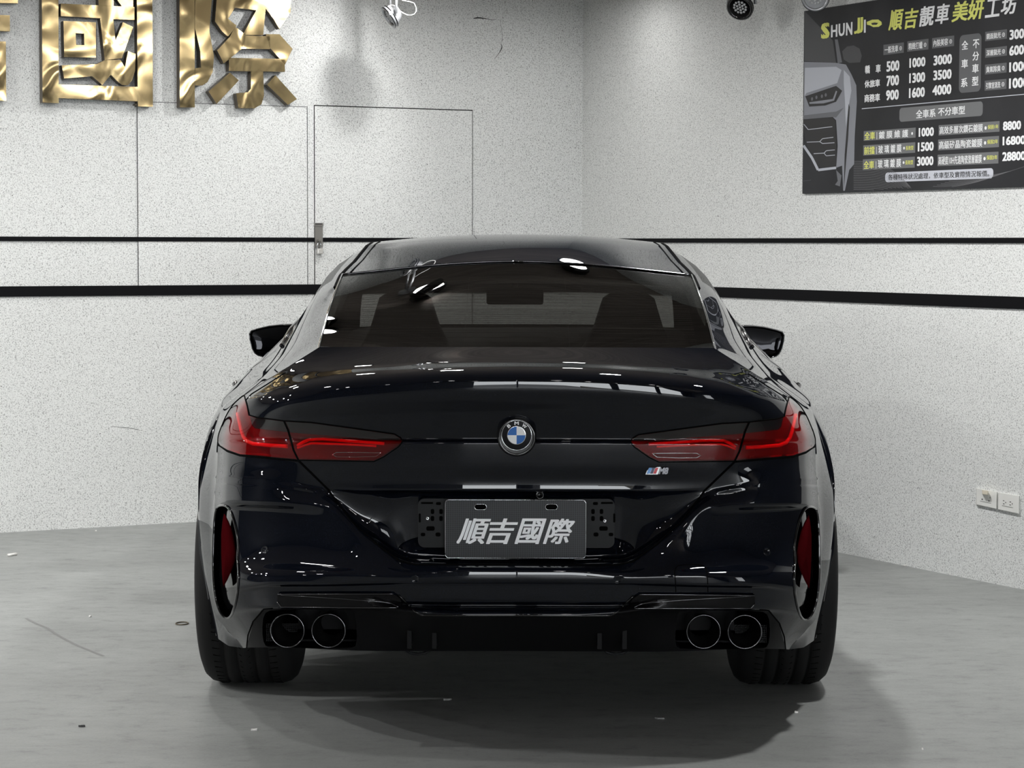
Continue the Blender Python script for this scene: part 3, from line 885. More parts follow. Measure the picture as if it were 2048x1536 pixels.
# ---- tail lights (left one and its mirror image)
def half(v, f, left=True):
    if left: return v, f
    v = np.array(v, float).copy(); v[:, 0] *= -1
    return v, [tuple(reversed([int(i) for i in q])) for q in f]
def surf_tube(pts, push, r, left, n=8):
    p = on_tail(pts, -push, 5.0); m = MB(); m.tube(p, r, n)
    return m if left else m.mirrored()
for left in (True, False):
    lab_red = (LAB == 'lamp') & ~IN['smoke'] & ~IN['rev'] & ~IN['split']
    lab_sm = (LAB == 'lamp') & IN['smoke'] & ~IN['split']
    lab_rev = (LAB == 'lamp') & IN['rev']
    lab_sp = (LAB == 'lamp') & IN['split']
    v, f = half(*tub(LAB == 'lamp', 0.001, 0.045, False), left)
    L = obj('tail_light', v, f, M_LAMPBOX, CAR, True)
    for nm, ms, mt in (('red_lens', lab_red, M_REDLENS), ('smoked_lens', lab_sm, M_SMOKE), ('reversing_lens', lab_rev, M_CLEAR), ('lamp_gap', lab_sp, M_SEAM)):
        v, f = half(*patch(ms, -0.002, False), left)
        weld(obj(nm, v, f, mt, L, True))
    v, f = half(*patch(lab_sm, 0.012, False), left)
    obj('smoked_backing', v, f, bsdf('smoked_inner', (0.10, 0.10, 0.10), 0.3), L, True)
    g1 = surf_tube([(474.5, 828), (478, 845), (482, 862), (486, 874), (493, 883), (506, 888.5), (540, 891.5), (574, 893.5)], 0.012, 0.0055, left)
    g1.build('light_guide', M_GUIDE, L, True)
    g2 = surf_tube([(594, 892), (606, 885), (617, 880), (645, 878.8), (700, 883), (768, 888)], 0.012, 0.0045, left)
    g2.build('light_guide', M_GUIDE, L, True)
    g3 = surf_tube([(594, 897), (610, 891), (622, 887.5), (700, 890), (752, 893)], 0.014, 0.003, left)
    g3.build('light_guide', M_GUIDE, L, True)
    rv = surf_tube([(665, 909.3), (673, 904.6), (715, 904.6), (762, 905.6), (752, 913), (710, 914.4), (673, 914), (665, 909.3)], 0.001, 0.0012, left)
    rv.build('reversing_lamp_rim', M_CHROME, L, True)
    ed = surf_tube(P_LAMP + [P_LAMP[0]], 0.0, 0.0022, left)
    ed.build('lens_seal', M_SEAM, L, True)

# ---- corner vents with red reflectors
for left in (True, False):
    v, f = half(*tub(LAB == 'vent', 0.0, 0.06, False), left)
    VT = obj('corner_vent', v, f, M_GLOSSBLACK, BUMPER, False)
    e = surf_tube(P_VENT + [P_VENT[0]], -0.001, 0.004, left)
    e.build('vent_rim', M_GLOSSBLACK, VT, True)
    out = [(446, 1029), (450, 1034), (456, 1046), (462, 1062), (467, 1085), (470, 1106), (468, 1124), (462, 1142), (453, 1162), (444.5, 1177), (442, 1150), (440.5, 1110), (440.5, 1070), (443, 1045)]
    uv = to_uv(out, 6.0); P = tail3([u/US for u, _ in uv], [q for _, q in uv]); c = P.mean(0)
    mm = MB(); n = len(P)
    ring0 = [Vector((p[0], p[1]+0.022, p[2])) for p in P]
    ring1 = [Vector((p[0]*0.86+c[0]*0.14, (p[1]*0.86+c[1]*0.14)+0.008, p[2]*0.94+c[2]*0.06)) for p in P]
    mm.v = ring0 + ring1 + [Vector((c[0], c[1]+0.002, c[2]))]
    for i in range(n):
        j = (i+1) % n
        mm.f.append((i, j, n+j, n+i)); mm.f.append((n+i, n+j, 2*n))
    if not left: mm = mm.mirrored()
    recalc(mm.build('reflector', M_REFL, VT, True))

# ---- exhausts, trims, diffuser details
M_PIPEDARK = bsdf('dark_pipe_inside', (0.004, 0.004, 0.004), 0.6, spec=0.1)  # near-black inside of the pipes
v, f = tub(LAB == 'exh', 0.0, 0.22, True)
EXH = obj('exhaust_recess', v, f, M_PLASTIC, DIFF)
for sx in (-1, 1):
    for px in (576.5, 658.5):
        P = at(px, 1258.5, D0+0.16); c = Vector((sx*abs(P.x), D0+0.135, P.z)); R = 0.0465
        m = MB()
        m.lathe([(0.28, R*0.93), (0.06, R*0.96), (0.012, R), (0.003, R), (0.0, R*0.975), (0.002, R*0.94)], c, (0, 1, 0), 48)
        tip = m.build('exhaust_tip', M_DKCHROME, CAR, True)
        m = MB(); m.lathe([(0.002, R*0.94), (0.02, R*0.90), (0.07, R*0.88), (0.075, R*0.70), (0.30, R*0.66), (0.30, 0.001)], c, (0, 1, 0), 48)
        m.build('pipe_inside', M_PIPEDARK, tip, True)
# ribbed mesh behind the pipes
m = MB()
for sx in (-1, 1):
    for i in range(46):
        x = 0.44 + 0.25*i/45; P0 = Vector((sx*x, D0+0.30, 0.262)); m.box(P0, P0+Vector((0.0018, 0.004, 0.05)))
    for i in range(10):
        z = 0.264+0.046*i/9; m.box((sx*0.44 if sx > 0 else -0.69, D0+0.298, z), (sx*0.69 if sx > 0 else -0.44, D0+0.302, z+0.0016))
m.build('exhaust_mesh', M_PLASTIC2, DIFF)
v, f = tub(IN['trim'], -0.007, 0.004, True, False)
v2, f2 = patch(IN['trim'], -0.007)
mtrim = MB(); mtrim.add(v, f); mtrim.add(v2, [tuple(int(i) for i in q) for q in f2])
M_TRIM = bsdf('dark_satin_trim', (0.004, 0.004, 0.0045), 0.22, spec=0.18)
TRIM = weld(mtrim.build('exhaust_trim', M_TRIM, BUMPER, False))
m = MB()
m.tube(on_tail([(786, 1187), (700, 1187), (556, 1187.5)], 0.0075, 8), 0.0016, 6)
m.tube(on_tail([(796, 1214.5), (700, 1214.3), (563, 1213), (555, 1203)], 0.0075, 8), 0.0016, 6)
m.tube(on_tail([(797, 1213), (783, 1206), (765, 1203), (690, 1197), (562, 1189)], 0.0075, 8), 0.0013, 6)
m.both(); m.build('trim_edge', M_DKCHROME, TRIM, True)  # dark chrome beads stand in for the highlights along the trim creases
m = MB(); m.tube(on_tail([(1034, 1230.5), (900, 1230.5), (843, 1230), (829, 1222), (808, 1200), (797, 1190)], 0.001, 8), 0.0025, 6)
m.both(); m.build('diffuser_lip', M_GLOSSBLACK, DIFF, True)
# diffuser fins and the little bow of the towing point
m = MB()
for px in (1034-165, 1034-215, 1034+165, 1034+215):
    P = at(px, 1262, D0+0.13); m.box((P.x-0.006, D0+0.12, 0.275), (P.x+0.006, D0+0.25, 0.35))
m.build('diffuser_fin', M_PLASTIC, DIFF)
m = MB()
for px in (836, 1232):
    pts = []
    for i in range(9):
        t = math.pi*i/8; P = at(px + 24*math.cos(t), 1298 + 10*math.sin(t), D0+0.5); pts.append(P)
    m.tube(pts, 0.004, 6)
m.build('tie_down_hook', M_PLASTIC2, CAR, True)
m = MB()
for sx in (-1, 1):
    m.tube([(sx*0.20, D0+0.75, 0.27), (sx*0.20, D0+0.95, 0.26), (sx*0.25, D0+2.0, 0.22)], 0.035, 10)
    m.tube([(sx*0.30, D0+AX_R, 0.33), (sx*0.70, D0+AX_R, 0.34)], 0.03, 10)
m.box((-0.18, D0+0.95, 0.21), (0.18, D0+1.25, 0.42))
m.build('rear_axle', M_PLASTIC, CAR, True)

# ---- bumper sensors, towing cover
for (px, py) in ((830, 1158), (1238, 1158), (530, 1099.5), (1536, 1101)):
    c = tail_point(px, py, 0.0); a = tail_point(px+3, py); b = tail_point(px, py+3)
    nrm = (a-c).cross(b-c).normalized()
    if nrm.y > 0: nrm = -nrm
    m = MB(); m.lathe([(-0.004, 0.0112), (0.0012, 0.0112), (0.0014, 0.0092), (0.0004, 0.0088), (0.0006, 0.0001)], c, nrm, 24)
    m.build('parking_sensor', M_PAINT, BUMPER, True)
TOW = [(1355, 1182), (1354, 1160), (1352, 1146), (1353, 1136), (1358, 1130), (1366, 1128), (1400, 1127), (1410, 1129), (1415, 1134), (1417, 1146), (1418.5, 1160), (1419, 1182)]
seam([(2*CX-x, y) for x, y in TOW], 'towing_cover_gap', BUMPER, r=0.0014, off=0.0, only_right=True)

# ---- licence plate and its bracket
YB = D0+0.176
v = []
def plate_outline(x0, x1, y0, y1, r, Y, n=6):
    a = at(x0, y0, Y); b = at(x1, y1, Y); pts = []
    for (cx, cz, t0) in ((b.x-r, a.z-r, 0), (a.x+r, a.z-r, 1), (a.x+r, b.z+r, 2), (b.x-r, b.z+r, 3)):
        for i in range(n+1):
            t = math.pi/2*(t0 + i/n); pts.append(Vector((cx + r*math.cos(t), Y, cz + r*math.sin(t))))
    return pts
m = MB()
m.prism(plate_outline(836, 1229, 997, 1096, 0.018, YB-0.004), (0, 0.01, 0))
BR = recalc(m.build('plate_bracket', M_PLASTIC2, CAR))
m = MB()
def slot(px, py, w, h):
    m.prism(plate_outline(px-w/2, px+w/2, py-h/2, py+h/2, 0.0011*min(w, h)/2, YB-0.0048), (0, 0.001, 0))
for sx in (-1, 1):
    q = lambda d: CX + sx*d
    for d, py, w, h in ((152, 1023, 7, 10), (152, 1037, 7, 10), (169, 1023, 7, 10), (169, 1037, 7, 10), (173, 1057, 17, 9), (188, 1069, 9, 7), (158, 1069, 10, 8), (180, 1006, 24, 4), (157, 1007, 10, 6), (194.5, 1036, 4, 18)):
        slot(q(d), py, w, h)
recalc(m.build('bracket_slot', M_SEAM, BR))
for px, py in ((855, 1037), (1209.5, 1042)):
    P = at(px, py, YB-0.006); m = MB(); m.lathe([(0.004, 0.0045), (0.0, 0.0045), (-0.001, 0.0036), (0.0, 0.0016), (0.003, 0.0012)], P, (0, 1, 0), 16)
    m.build('bracket_screw', M_CHROME, BR, True)
def plate_material():
    mt = bsdf('plate_hex_print', (0.03, 0.032, 0.036), 0.35, spec=0.25)
    nt, n, l, b = nodes(mt)
    tc = n.new('ShaderNodeTexCoord')
    mp = n.new('ShaderNodeMapping'); mp.inputs['Scale'].default_value = (1, 0.001, 1.15)
    vo = n.new('ShaderNodeTexVoronoi'); vo.feature = 'F1'; vo.inputs['Scale'].default_value = 170; vo.inputs['Randomness'].default_value = 0.0
    r = ramp(n, [(0.25, (0.008, 0.009, 0.010)), (0.5, (0.030, 0.032, 0.036))])
    l.new(tc.outputs['Object'], mp.inputs[0]); l.new(mp.outputs[0], vo.inputs[0]); l.new(vo.outputs['Distance'], r.inputs[0]); l.new(r.outputs[0], b.inputs['Base Color'])
    return mt
YP = D0+0.150
M_PLATE = plate_material()
m = MB(); m.prism(plate_outline(890, 1172, 999, 1117, 0.010, YP), (0, 0.006, 0))
PL = recalc(m.build('licence_plate', M_PLATE, CAR))
m = MB(); m.tube(plate_outline(890.5, 1171.5, 999.5, 1116.5, 0.010, YP-0.001), 0.0011, 6, closed=True)
m.build('plate_rim', M_CHROME, PL, True)
for px in (961, 1103):
    m = MB(); o_ = plate_outline(px-12, px+12, 1008.5, 1019.5, 0.0072, YP-0.0012)
    m.prism(o_, (0, 0.001, 0)); recalc(m.build('plate_slot', M_SEAM, PL))
    m = MB(); m.tube(o_, 0.0009, 6, closed=True); m.build('slot_rim', M_CHROME, PL, True)
m = MB()
for px in (985, 1066):
    m.frame_box(at(px-5, 1001, YP-0.002), (0.013, 0, 0), (0, 0.004, 0), (0, 0, 0.008))
m.build('plate_clip', M_SEAM, PL)
def flat_text(body, Y, x0, y1, x1, y0, bold=0.03, shear=0.0, thick=0.0008, spacing=1.0):
    """lettering standing upright at distance Y, filling the pixel box"""
    v, f = text_shape(body, bold, shear, 3, spacing)
    A = at(x0, y1, Y); B = at(x1, y0, Y)
    m = MB(); m.add([(A.x + p[0]*(B.x-A.x), Y-p[2], A.z + p[1]*(B.z-A.z)) for p in v], f)
    return m
for ch, xa, xb in (('順', 912, 983), ('吉', 971, 1037), ('國', 1028, 1094), ('際', 1085, 1151)):
    flat_text(ch, YP-0.0016, xa+1, 1088, xb-1, 1037, 0.022, 0.33).build('plate_character', M_SILVERPRINT, PL)

# ---- roundel, badge, reversing camera
c0 = tail_point(1034, 871); YE = c0.y - 0.034
pc = at(1033.5, 874.5, YE)
m = MB(); m.lathe([(0.06, 0.054), (0.012, 0.0525), (0.004, 0.050), (0.001, 0.0465), (0.004, 0.043)], pc, (0, 1, 0), 64)
m.lathe([(0.004, 0.043), (0.004, 0.0005)], pc, (0, 1, 0), 64)
POD = m.build('badge_pod', M_GLOSSBLACK, LID, True)
pe = at(1033.2, 870.3, YE)
RO = 0.0408
m = MB(); m.lathe([(0.006, RO), (-0.001, RO), (-0.003, RO*0.985), (-0.003, RO*0.955), (-0.0012, RO*0.95)], pe, (0, 1, 0), 64, (0, 0, 1))
RND = m.build('roundel', M_CHROME, CAR, True)
m = MB(); m.lathe([(-0.0012, RO*0.95), (-0.0022, RO*0.62)], pe, (0, 1, 0), 64); m.build('roundel_ring', M_ROUNDBLK, RND, True)
m = MB(); m.lathe([(-0.0020, RO*0.615), (-0.0036, RO*0.60), (-0.0036, RO*0.575)], pe, (0, 1, 0), 64); m.build('inner_ring', M_CHROME, RND, True)
for qd, mt in enumerate((M_WHITE, M_BLUE, M_WHITE, M_BLUE)):
    m = MB(); pts = [pe + Vector((0, -0.003, 0))]
    for i in range(17):
        t = math.pi/2*(qd + i/16); pts.append(pe + Vector((math.cos(t)*RO*0.575, -0.003, math.sin(t)*RO*0.575)))
    m.add(pts, [tuple(range(len(pts)))]); m.build('roundel_quarter', mt, RND)
for ch, ang in (('B', 40), ('M', 0), ('W', -40)):
    v, f = text_shape(ch, 0.03)
    wd = {'B': 0.0085, 'M': 0.0115, 'W': 0.0125}[ch]; ht = 0.0090
    a = math.radians(ang); m = MB(); P = []
    for p in v:
        x = (p[0]-0.5)*wd; y = RO*0.785 + (p[1]-0.5)*ht
        P.append(pe + Vector((x*math.cos(a)-y*math.sin(a), -0.0030-p[2], x*math.sin(a)+y*math.cos(a))))
    m.add(P, f); m.build('roundel_letter', M_WHITE, RND)
YM = tail_point(1310, 941).y - 0.004
def para(px0, px1, py0, py1, sk, mat, name, parent, Y=YM):
    a, b, c, d = at(px0+sk, py0, Y), at(px1+sk, py0, Y), at(px1, py1, Y), at(px0, py1, Y)
    m = MB(); m.prism([a, b, c, d], (0, 0.006, 0)); return recalc(m.build(name, mat, parent))
BG = para(1291, 1315.5, 934, 949, 6, M_CHROME, 'model_badge', LID, YM+0.0015)
para(1293, 1299.5, 935.5, 947.5, 5, M_SKYBLUE, 'badge_stripe', BG)
para(1300, 1305.5, 935.5, 947.5, 5, M_NAVY, 'badge_stripe', BG)
para(1306, 1312, 935.5, 947.5, 5, M_RED, 'badge_stripe', BG)
flat_text('M8', YM, 1317, 948.5, 1337, 935, 0.05, 0.25).build('badge_lettering', M_DKCHROME, BG)
P = at(1079.5, 990, D0+0.165); m = MB(); m.lathe([(0.03, 0.012), (0.0, 0.012), (-0.002, 0.009), (0.003, 0.006), (0.004, 0.0005)], P, (0, 1, -0.2), 24)
m.build('reversing_camera', M_GLOSSBLACK, LID, True)

# ---- door mirrors, handles
MO = [(594, 648), (563, 648), (538, 650.5), (512, 656.5), (500.5, 660.5), (496.5, 667), (497.5, 679), (501.5, 696), (507, 707), (514, 712.3), (527, 716), (548, 718.6), (575, 721), (594, 716)]
MG = [(590, 654), (562, 653.5), (540, 656), (516, 661), (506, 664.5), (504, 671), (506, 683), (510, 695), (515, 702), (522, 707), (552, 711.5), (575, 713), (590, 708)]
YMI = D0+3.02
for sx in (1, -1):
    m = MB(); lo = [at(x, y, YMI) for x, y in MO]; c = sum(lo, Vector())/len(lo)
    lg = [at(x, y, YMI) for x, y in MG]; cg = sum(lg, Vector())/len(lg)
    def ring(pts, cc, k, dy): return [Vector((cc.x+(p.x-cc.x)*k, p.y+dy, cc.z+(p.z-cc.z)*k)) for p in pts]
    R_ = [ring(lo, c, 0.97, 0.004), ring(lo, c, 1.0, 0.02), ring(lo, c, 0.99, 0.07), ring(lo, c, 0.9, 0.13), ring(lo, c, 0.65, 0.18), ring(lo, c, 0.25, 0.205)]
    n = len(lo)
    for q in R_: m.v += q
    for i in range(len(R_)-1):
        for j in range(n): m.f.append((i*n+j, i*n+(j+1) % n, (i+1)*n+(j+1) % n, (i+1)*n+j))
    m.f.append(tuple((len(R_)-1)*n+j for j in range(n)))
    # rim turning in to the glass
    b = len(m.v); m.v += ring(lo, c, 0.955, 0.0) + ring(lo, c, 0.90, 0.012) + ring(lo, c, 0.5, 0.014)
    for j in range(n):
        k2 = (j+1) % n
        m.f.append((j, b+j, b+k2, k2)); m.f.append((b+j, b+n+j, b+n+k2, b+k2)); m.f.append((b+n+j, b+2*n+j, b+2*n+k2, b+n+k2))
    m.tube([Vector((c.x+0.05, YMI+0.07, c.z-0.055)), Vector((-0.90, YMI+0.06, c.z-0.075)), Vector((-0.83, YMI+0.06, c.z-0.08))], [0.022, 0.025, 0.03], 10)
    g = MB(); n2 = len(lg)
    g.v += ring(lg, cg, 1.0, 0.006) + ring(lg, cg, 0.5, 0.009)
    for j in range(n2): g.f.append((j, (j+1) % n2, n2+(j+1) % n2, n2+j))
    g.f.append(tuple(n2+j for j in range(n2)))
    if sx < 0: m = m.mirrored(); g = g.mirrored()
    o = recalc(m.build('door_mirror', M_GLOSSBLACK, CAR, True))
    g.build('mirror_glass', M_MIRROR, o, True)
for sx in (-1, 1):
    m = MB(); P = at(478, 766, D0+1.62); Q = Vector((P.x, P.y, P.z))
    m.tube([Q+Vector((0.02, -0.10, -0.01)), Q+Vector((-0.003, -0.07, 0)), Q+Vector((-0.004, 0.07, 0)), Q+Vector((0.02, 0.10, -0.01))], 0.011, 10)
    if sx > 0: m = m.mirrored()
    m.build('door_handle', M_GLOSSBLACK, CAR, True)

# ---- wheels
def wheel(x_in, x_out, ax, sx):
    """tyre lying across the car from x_in to x_out"""
    c = Vector((0, D0+ax, 0.35)); wd = x_out-x_in; m = MB()
    R = WR; prof = []
    sh = [(0.0, 0.245), (0.004, 0.28), (0.006, 0.305), (0.015, 0.328), (0.032, 0.343), (0.052, 0.3485)]
    prof += sh
    for gx in (0.085, 0.125, wd-0.125, wd-0.085):
        prof += [(gx-0.0055, R), (gx-0.004, R-0.007), (gx+0.004, R-0.007), (gx+0.0055, R)]
    prof += [(wd-a, r) for a, r in reversed(sh)]
    m.lathe([(x_in+a, r) for a, r in prof], c, (1, 0, 0), 72)
    tread = MB()
    for i in range(72):
        t = 2*math.pi*i/72
        for (u0, u1, ds) in ((0.056, 0.078, 0.012), (wd-0.078, wd-0.056, -0.012), (0.135, wd/2-0.01, 0.02), (wd/2+0.01, wd-0.135, -0.02)):
            p = []
            for (u, d) in ((u0, 0), (u1, ds)):
                r = R-0.0006
                p.append(c + Vector((x_in+u, math.cos(t+d)*r, math.sin(t+d)*r)))
            tread.tube(p, 0.0014, 4)
    rim = MB()
    rim.lathe([(x_out-0.004, 0.250), (x_out-0.010, 0.255), (x_out-0.02, 0.24), (x_out-0.12, 0.225), (x_in+0.02, 0.225), (x_in+0.002, 0.25)], c, (1, 0, 0), 48)
    for i in range(10):
        t = 2*math.pi*i/10
        p = [c + Vector((x_out-0.05, math.cos(t)*0.05, math.sin(t)*0.05)), c + Vector((x_out-0.03, math.cos(t+.08)*0.15, math.sin(t+.08)*0.15)), c + Vector((x_out-0.015, math.cos(t+.05)*0.245, math.sin(t+.05)*0.245))]
        rim.tube(p, [0.022, 0.014, 0.017], 8)
    rim.lathe([(x_out-0.10, 0.001), (x_out-0.10, 0.235)], c, (1, 0, 0), 48)  # closed disc added to stop light passing between the spokes
    rim.lathe([(x_out-0.03, 0.001), (x_out-0.03, 0.06), (x_out-0.08, 0.07)], c, (1, 0, 0), 24)
    if sx < 0: m, tread, rim = m.mirrored(), tread.mirrored(), rim.mirrored()
    w_ = m.build('wheel', M_RUBBER, CAR, True)
    tread.build('tread_pattern', M_SEAM, w_)
    rim.build('rim', M_DKCHROME, w_, True)
for sx in (-1, 1):
    wheel(0.662, 0.964, AX_R, sx)
    wheel(0.68, 0.945, AX_F, sx)

# ---- cabin
def rounded_block(name, prof, x0, x1, r, mat, parent):
    """profile in (depth, height) swept across x with softened ends"""
    m = MB(); n = len(prof)
    cy = sum(p[0] for p in prof)/n; cz = sum(p[1] for p in prof)/n
    st = [(x0, 0.8), (x0+r*0.3, 0.92), (x0+r, 1.0), (x1-r, 1.0), (x1-r*0.3, 0.92), (x1, 0.8)]
    for x, k in st: m.v += [Vector((x, D0+cy+(a-cy)*k, cz+(b-cz)*k)) for a, b in prof]
    for i in range(len(st)-1):
        for j in range(n): m.f.append((i*n+j, i*n+(j+1) % n, (i+1)*n+(j+1) % n, (i+1)*n+j))
    m.f.append(tuple(range(n))); m.f.append(tuple((len(st)-1)*n+j for j in range(n)))
    return recalc(m.build(name, mat, parent, True))
def seat_back(cxp):
    """front bucket seat seen from behind: outline in (x, z), with thickness"""
    out = [(-.24, .52), (-.245, .75), (-.22, .90), (-.155, 1.0), (-.125, 1.06), (-.106, 1.12), (-.092, 1.165), (-.062, 1.185), (0, 1.19), (.062, 1.185), (.092, 1.165), (.106, 1.12), (.125, 1.06), (.155, 1.0), (.22, .90), (.245, .75), (.24, .52)]
    m = MB(); n = len(out)
    for dy, k in ((0.0, 0.93), (0.03, 1.0), (0.12, 1.0), (0.16, 0.9)):
        m.v += [Vector((cxp + x*k, D0+2.42 + dy - (z-0.52)*0.22, 0.52+(z-0.52)*(0.98+0.02*k))) for x, z in out]
    for i in range(3):
        for j in range(n): m.f.append((i*n+j, i*n+(j+1) % n, (i+1)*n+(j+1) % n, (i+1)*n+j))
    m.f.append(tuple(range(n))); m.f.append(tuple(3*n+j for j in range(n)))
    s = recalc(m.build('front_seat', M_INTERIOR, CAR, True))
    return s
seat_back(-0.405); seat_back(0.405)
for x in (-0.36, 0.36):
    rounded_block('rear_seat', [(1.0, .50), (1.03, .90), (1.08, .935), (1.16, .93), (1.20, .88), (1.22, .5)], x-0.31, x+0.31, 0.08, M_INTERIOR, CAR)
m = MB(); m.box((-0.56, D0+.70, .96), (0.56, D0+1.05, .98)); m.build('parcel_shelf', M_INTERIOR, CAR)
rounded_block('dashboard', [(3.45, .55), (3.42, .88), (3.50, .985), (3.70, 1.01), (3.95, .995), (4.1, .93), (4.1, .55)], -0.72, 0.72, 0.1, M_INTERIOR, CAR)
m = MB()
for (k, top) in (('a', 1),):
    rows = []
    for yy in np.linspace(1.75, 3.3, 14):
        zc = f_zc(yy)[0][0]-0.045; a = f_a(yy)[0]
        rows.append([Vector((a[0]*t*0.98, D0+yy, zc - (zc-a[1]+0.05)*abs(t)**2.4)) for t in np.linspace(-1, 1, 17)])
    for q in rows: m.v += q
    for i in range(13):
        for j in range(16): m.f.append((i*17+j, i*17+j+1, (i+1)*17+j+1, (i+1)*17+j))
m.build('headliner', M_INTERIOR, CAR, True)
m = MB(); P = at(1030, 592, D0+3.25); m.frame_box(P+Vector((-0.115, 0, -0.035)), (0.23, 0, 0), (0, 0.03, 0), (0, 0, 0.065)); m.tube([P+Vector((0, .02, .03)), P+Vector((0, .05, .12))], .012, 8)
bevel(m.build('rear_view_mirror', M_INTERIOR, CAR), 0.01)
M_CABINFLOOR = M_INTERIOR
m = MB(); m.box((-0.62, D0+.75, .30), (0.62, D0+4.1, .33)); m.box((-0.8, D0+1.2, .33), (-0.77, D0+3.6, .93)); m.box((0.77, D0+1.2, .33), (0.8, D0+3.6, .93)); m.box((-0.7, D0+4.1, .3), (0.7, D0+4.14, .9))
m.build('cabin_floor', M_INTERIOR, CAR)
m = MB()
P0 = MB()
for py in range(556, 690, 6):
    pts = []
# heating wires lie just inside the rear glass
for i in range(4, KW, 1):
    for q in (0.0, 0.5):
        a = (1-q)*G[i] + q*G[i+1]
        jj = [j for j in range(0, NA+1) if j <= 0.93*NA]
        m.tube([Vector(a[j]) + Vector((0, 0.004, -0.006)) for j in jj], 0.0005, 3, cap=False)
for j in (7,):
    m.tube([Vector(G[k, j])*1 + Vector((0, 0.004, -0.006)) for k in range(3, KW)], 0.0004, 3, cap=False)
m.both()
M_WIRE = bsdf('heating_wire', (0.10, 0.075, 0.065), 0.5)
m.build('heating_grid', M_WIRE, REARWIN)
# ------------------------------------------------------------------ gold characters on the left wall
def gold_material():
    m = bsdf('dented_brass_sheet', (0.54, 0.415, 0.215), 0.2, metal=1.0)
    nt, n, l, b = nodes(m)
    tc = n.new('ShaderNodeTexCoord')
    t = n.new('ShaderNodeTexNoise'); t.inputs['Scale'].default_value = 5.5; t.inputs['Detail'].default_value = 1.2; t.inputs['Distortion'].default_value = 0.4
    l.new(tc.outputs['Object'], t.inputs[0])
    bp = n.new('ShaderNodeBump'); bp.inputs['Strength'].default_value = 0.8; bp.inputs['Distance'].default_value = 0.03
    l.new(t.outputs[0], bp.inputs['Height'])
    s = n.new('ShaderNodeTexNoise'); s.inputs['Scale'].default_value = 30
    mp = n.new('ShaderNodeMapping'); mp.inputs['Scale'].default_value = (30, 30, 0.6)
    l.new(tc.outputs['Object'], mp.inputs[0]); l.new(mp.outputs[0], s.inputs[0])
    b2 = n.new('ShaderNodeBump'); b2.inputs['Strength'].default_value = 0.05; b2.inputs['Distance'].default_value = 0.001
    l.new(s.outputs[0], b2.inputs['Height']); l.new(bp.outputs[0], b2.inputs['Normal']); l.new(b2.outputs[0], b.inputs['Normal'])
    return m
M_GOLD = gold_material()
M_GOLDSIDE = bsdf('brass_return', (0.10, 0.08, 0.055), 0.4, metal=0.6)
STAND, DEEP = 0.055, 0.045
def stroke_mesh(polys, scale, ox, oy):
    """flat strokes given in zoomed pixels -> brass boxes standing off the wall"""
    face = MB(); side = MB()
    for poly in polys:
        hole = None
        if isinstance(poly, tuple): poly, hole = poly
        p = [on_l(ox + x/scale, oy + y/scale, STAND) for x, y in poly]
        if hole:
            h = [on_l(ox + x/scale, oy + y/scale, STAND) for x, y in hole]; n = len(p)
            face.add(p+h, [(i, (i+1) % n, n+(i+1) % n, n+i) for i in range(n)])
            b = [q - NL*DEEP for q in p]; side.add(p+b, [(i, n+i, n+(i+1) % n, (i+1) % n) for i in range(n)])
            b = [q - NL*DEEP for q in h]; side.add(h+b, [(i, (i+1) % n, n+(i+1) % n, n+i) for i in range(n)])
        else:
            n = len(p); face.add(p, [tuple(range(n))])
            b = [q - NL*DEEP for q in p]; side.add(p+b, [(i, n+i, n+(i+1) % n, (i+1) % n) for i in range(n)])
    return face, side
def gold_char(label, polys, scale, ox=0, oy=0):
    face, side = stroke_mesh(polys, scale, ox, oy)
    c = sum(face.v, Vector())/len(face.v)
    t = tag(empty('wall_character', c - NL*STAND), label, 'sign letter', 'gold characters on the wall')
    fo = face.build('brass_face', M_GOLD, t)
    bm = bmesh.new(); bm.from_mesh(fo.data); bmesh.ops.triangulate(bm, faces=bm.faces, ngon_method='EAR_CLIP'); bm.to_mesh(fo.data); bm.free()
    fix_toward(fo, NL)
    side.build('brass_return', M_GOLDSIDE, t)
    m = MB()
    vs = sorted(face.v, key=lambda q: q.z)
    for q in (vs[0], vs[len(vs)//2], vs[len(vs)//3]):
        m.tube([q*0.97+c*0.03 - NL*STAND, q*0.97+c*0.03 - NL*(STAND-DEEP)], 0.004, 6)
    m.build('stand_off', M_GOLDSIDE, t)
    return t
def fix_toward(o, N):
    bm = bmesh.new(); bm.from_mesh(o.data)
    for f in bm.faces:
        f.normal_update()
        if f.normal.dot(N) < 0: f.normal_flip()
    bm.to_mesh(o.data); bm.free()
G6 = 6.4
T_ = -700
gold_char('gold metal character at the left edge, cut off by the frame', [
    [(-700, -60), (232, -60), (230, 42), (-700, 20)],
    [(-700, 175), (125, 195), (128, 400), (-700, 385)],
    ([(-700, 520), (75, 530), (80, 1290), (-700, 1275)], [(-500, 760), (-160, 768), (-158, 1080), (-500, 1072)])], G6)
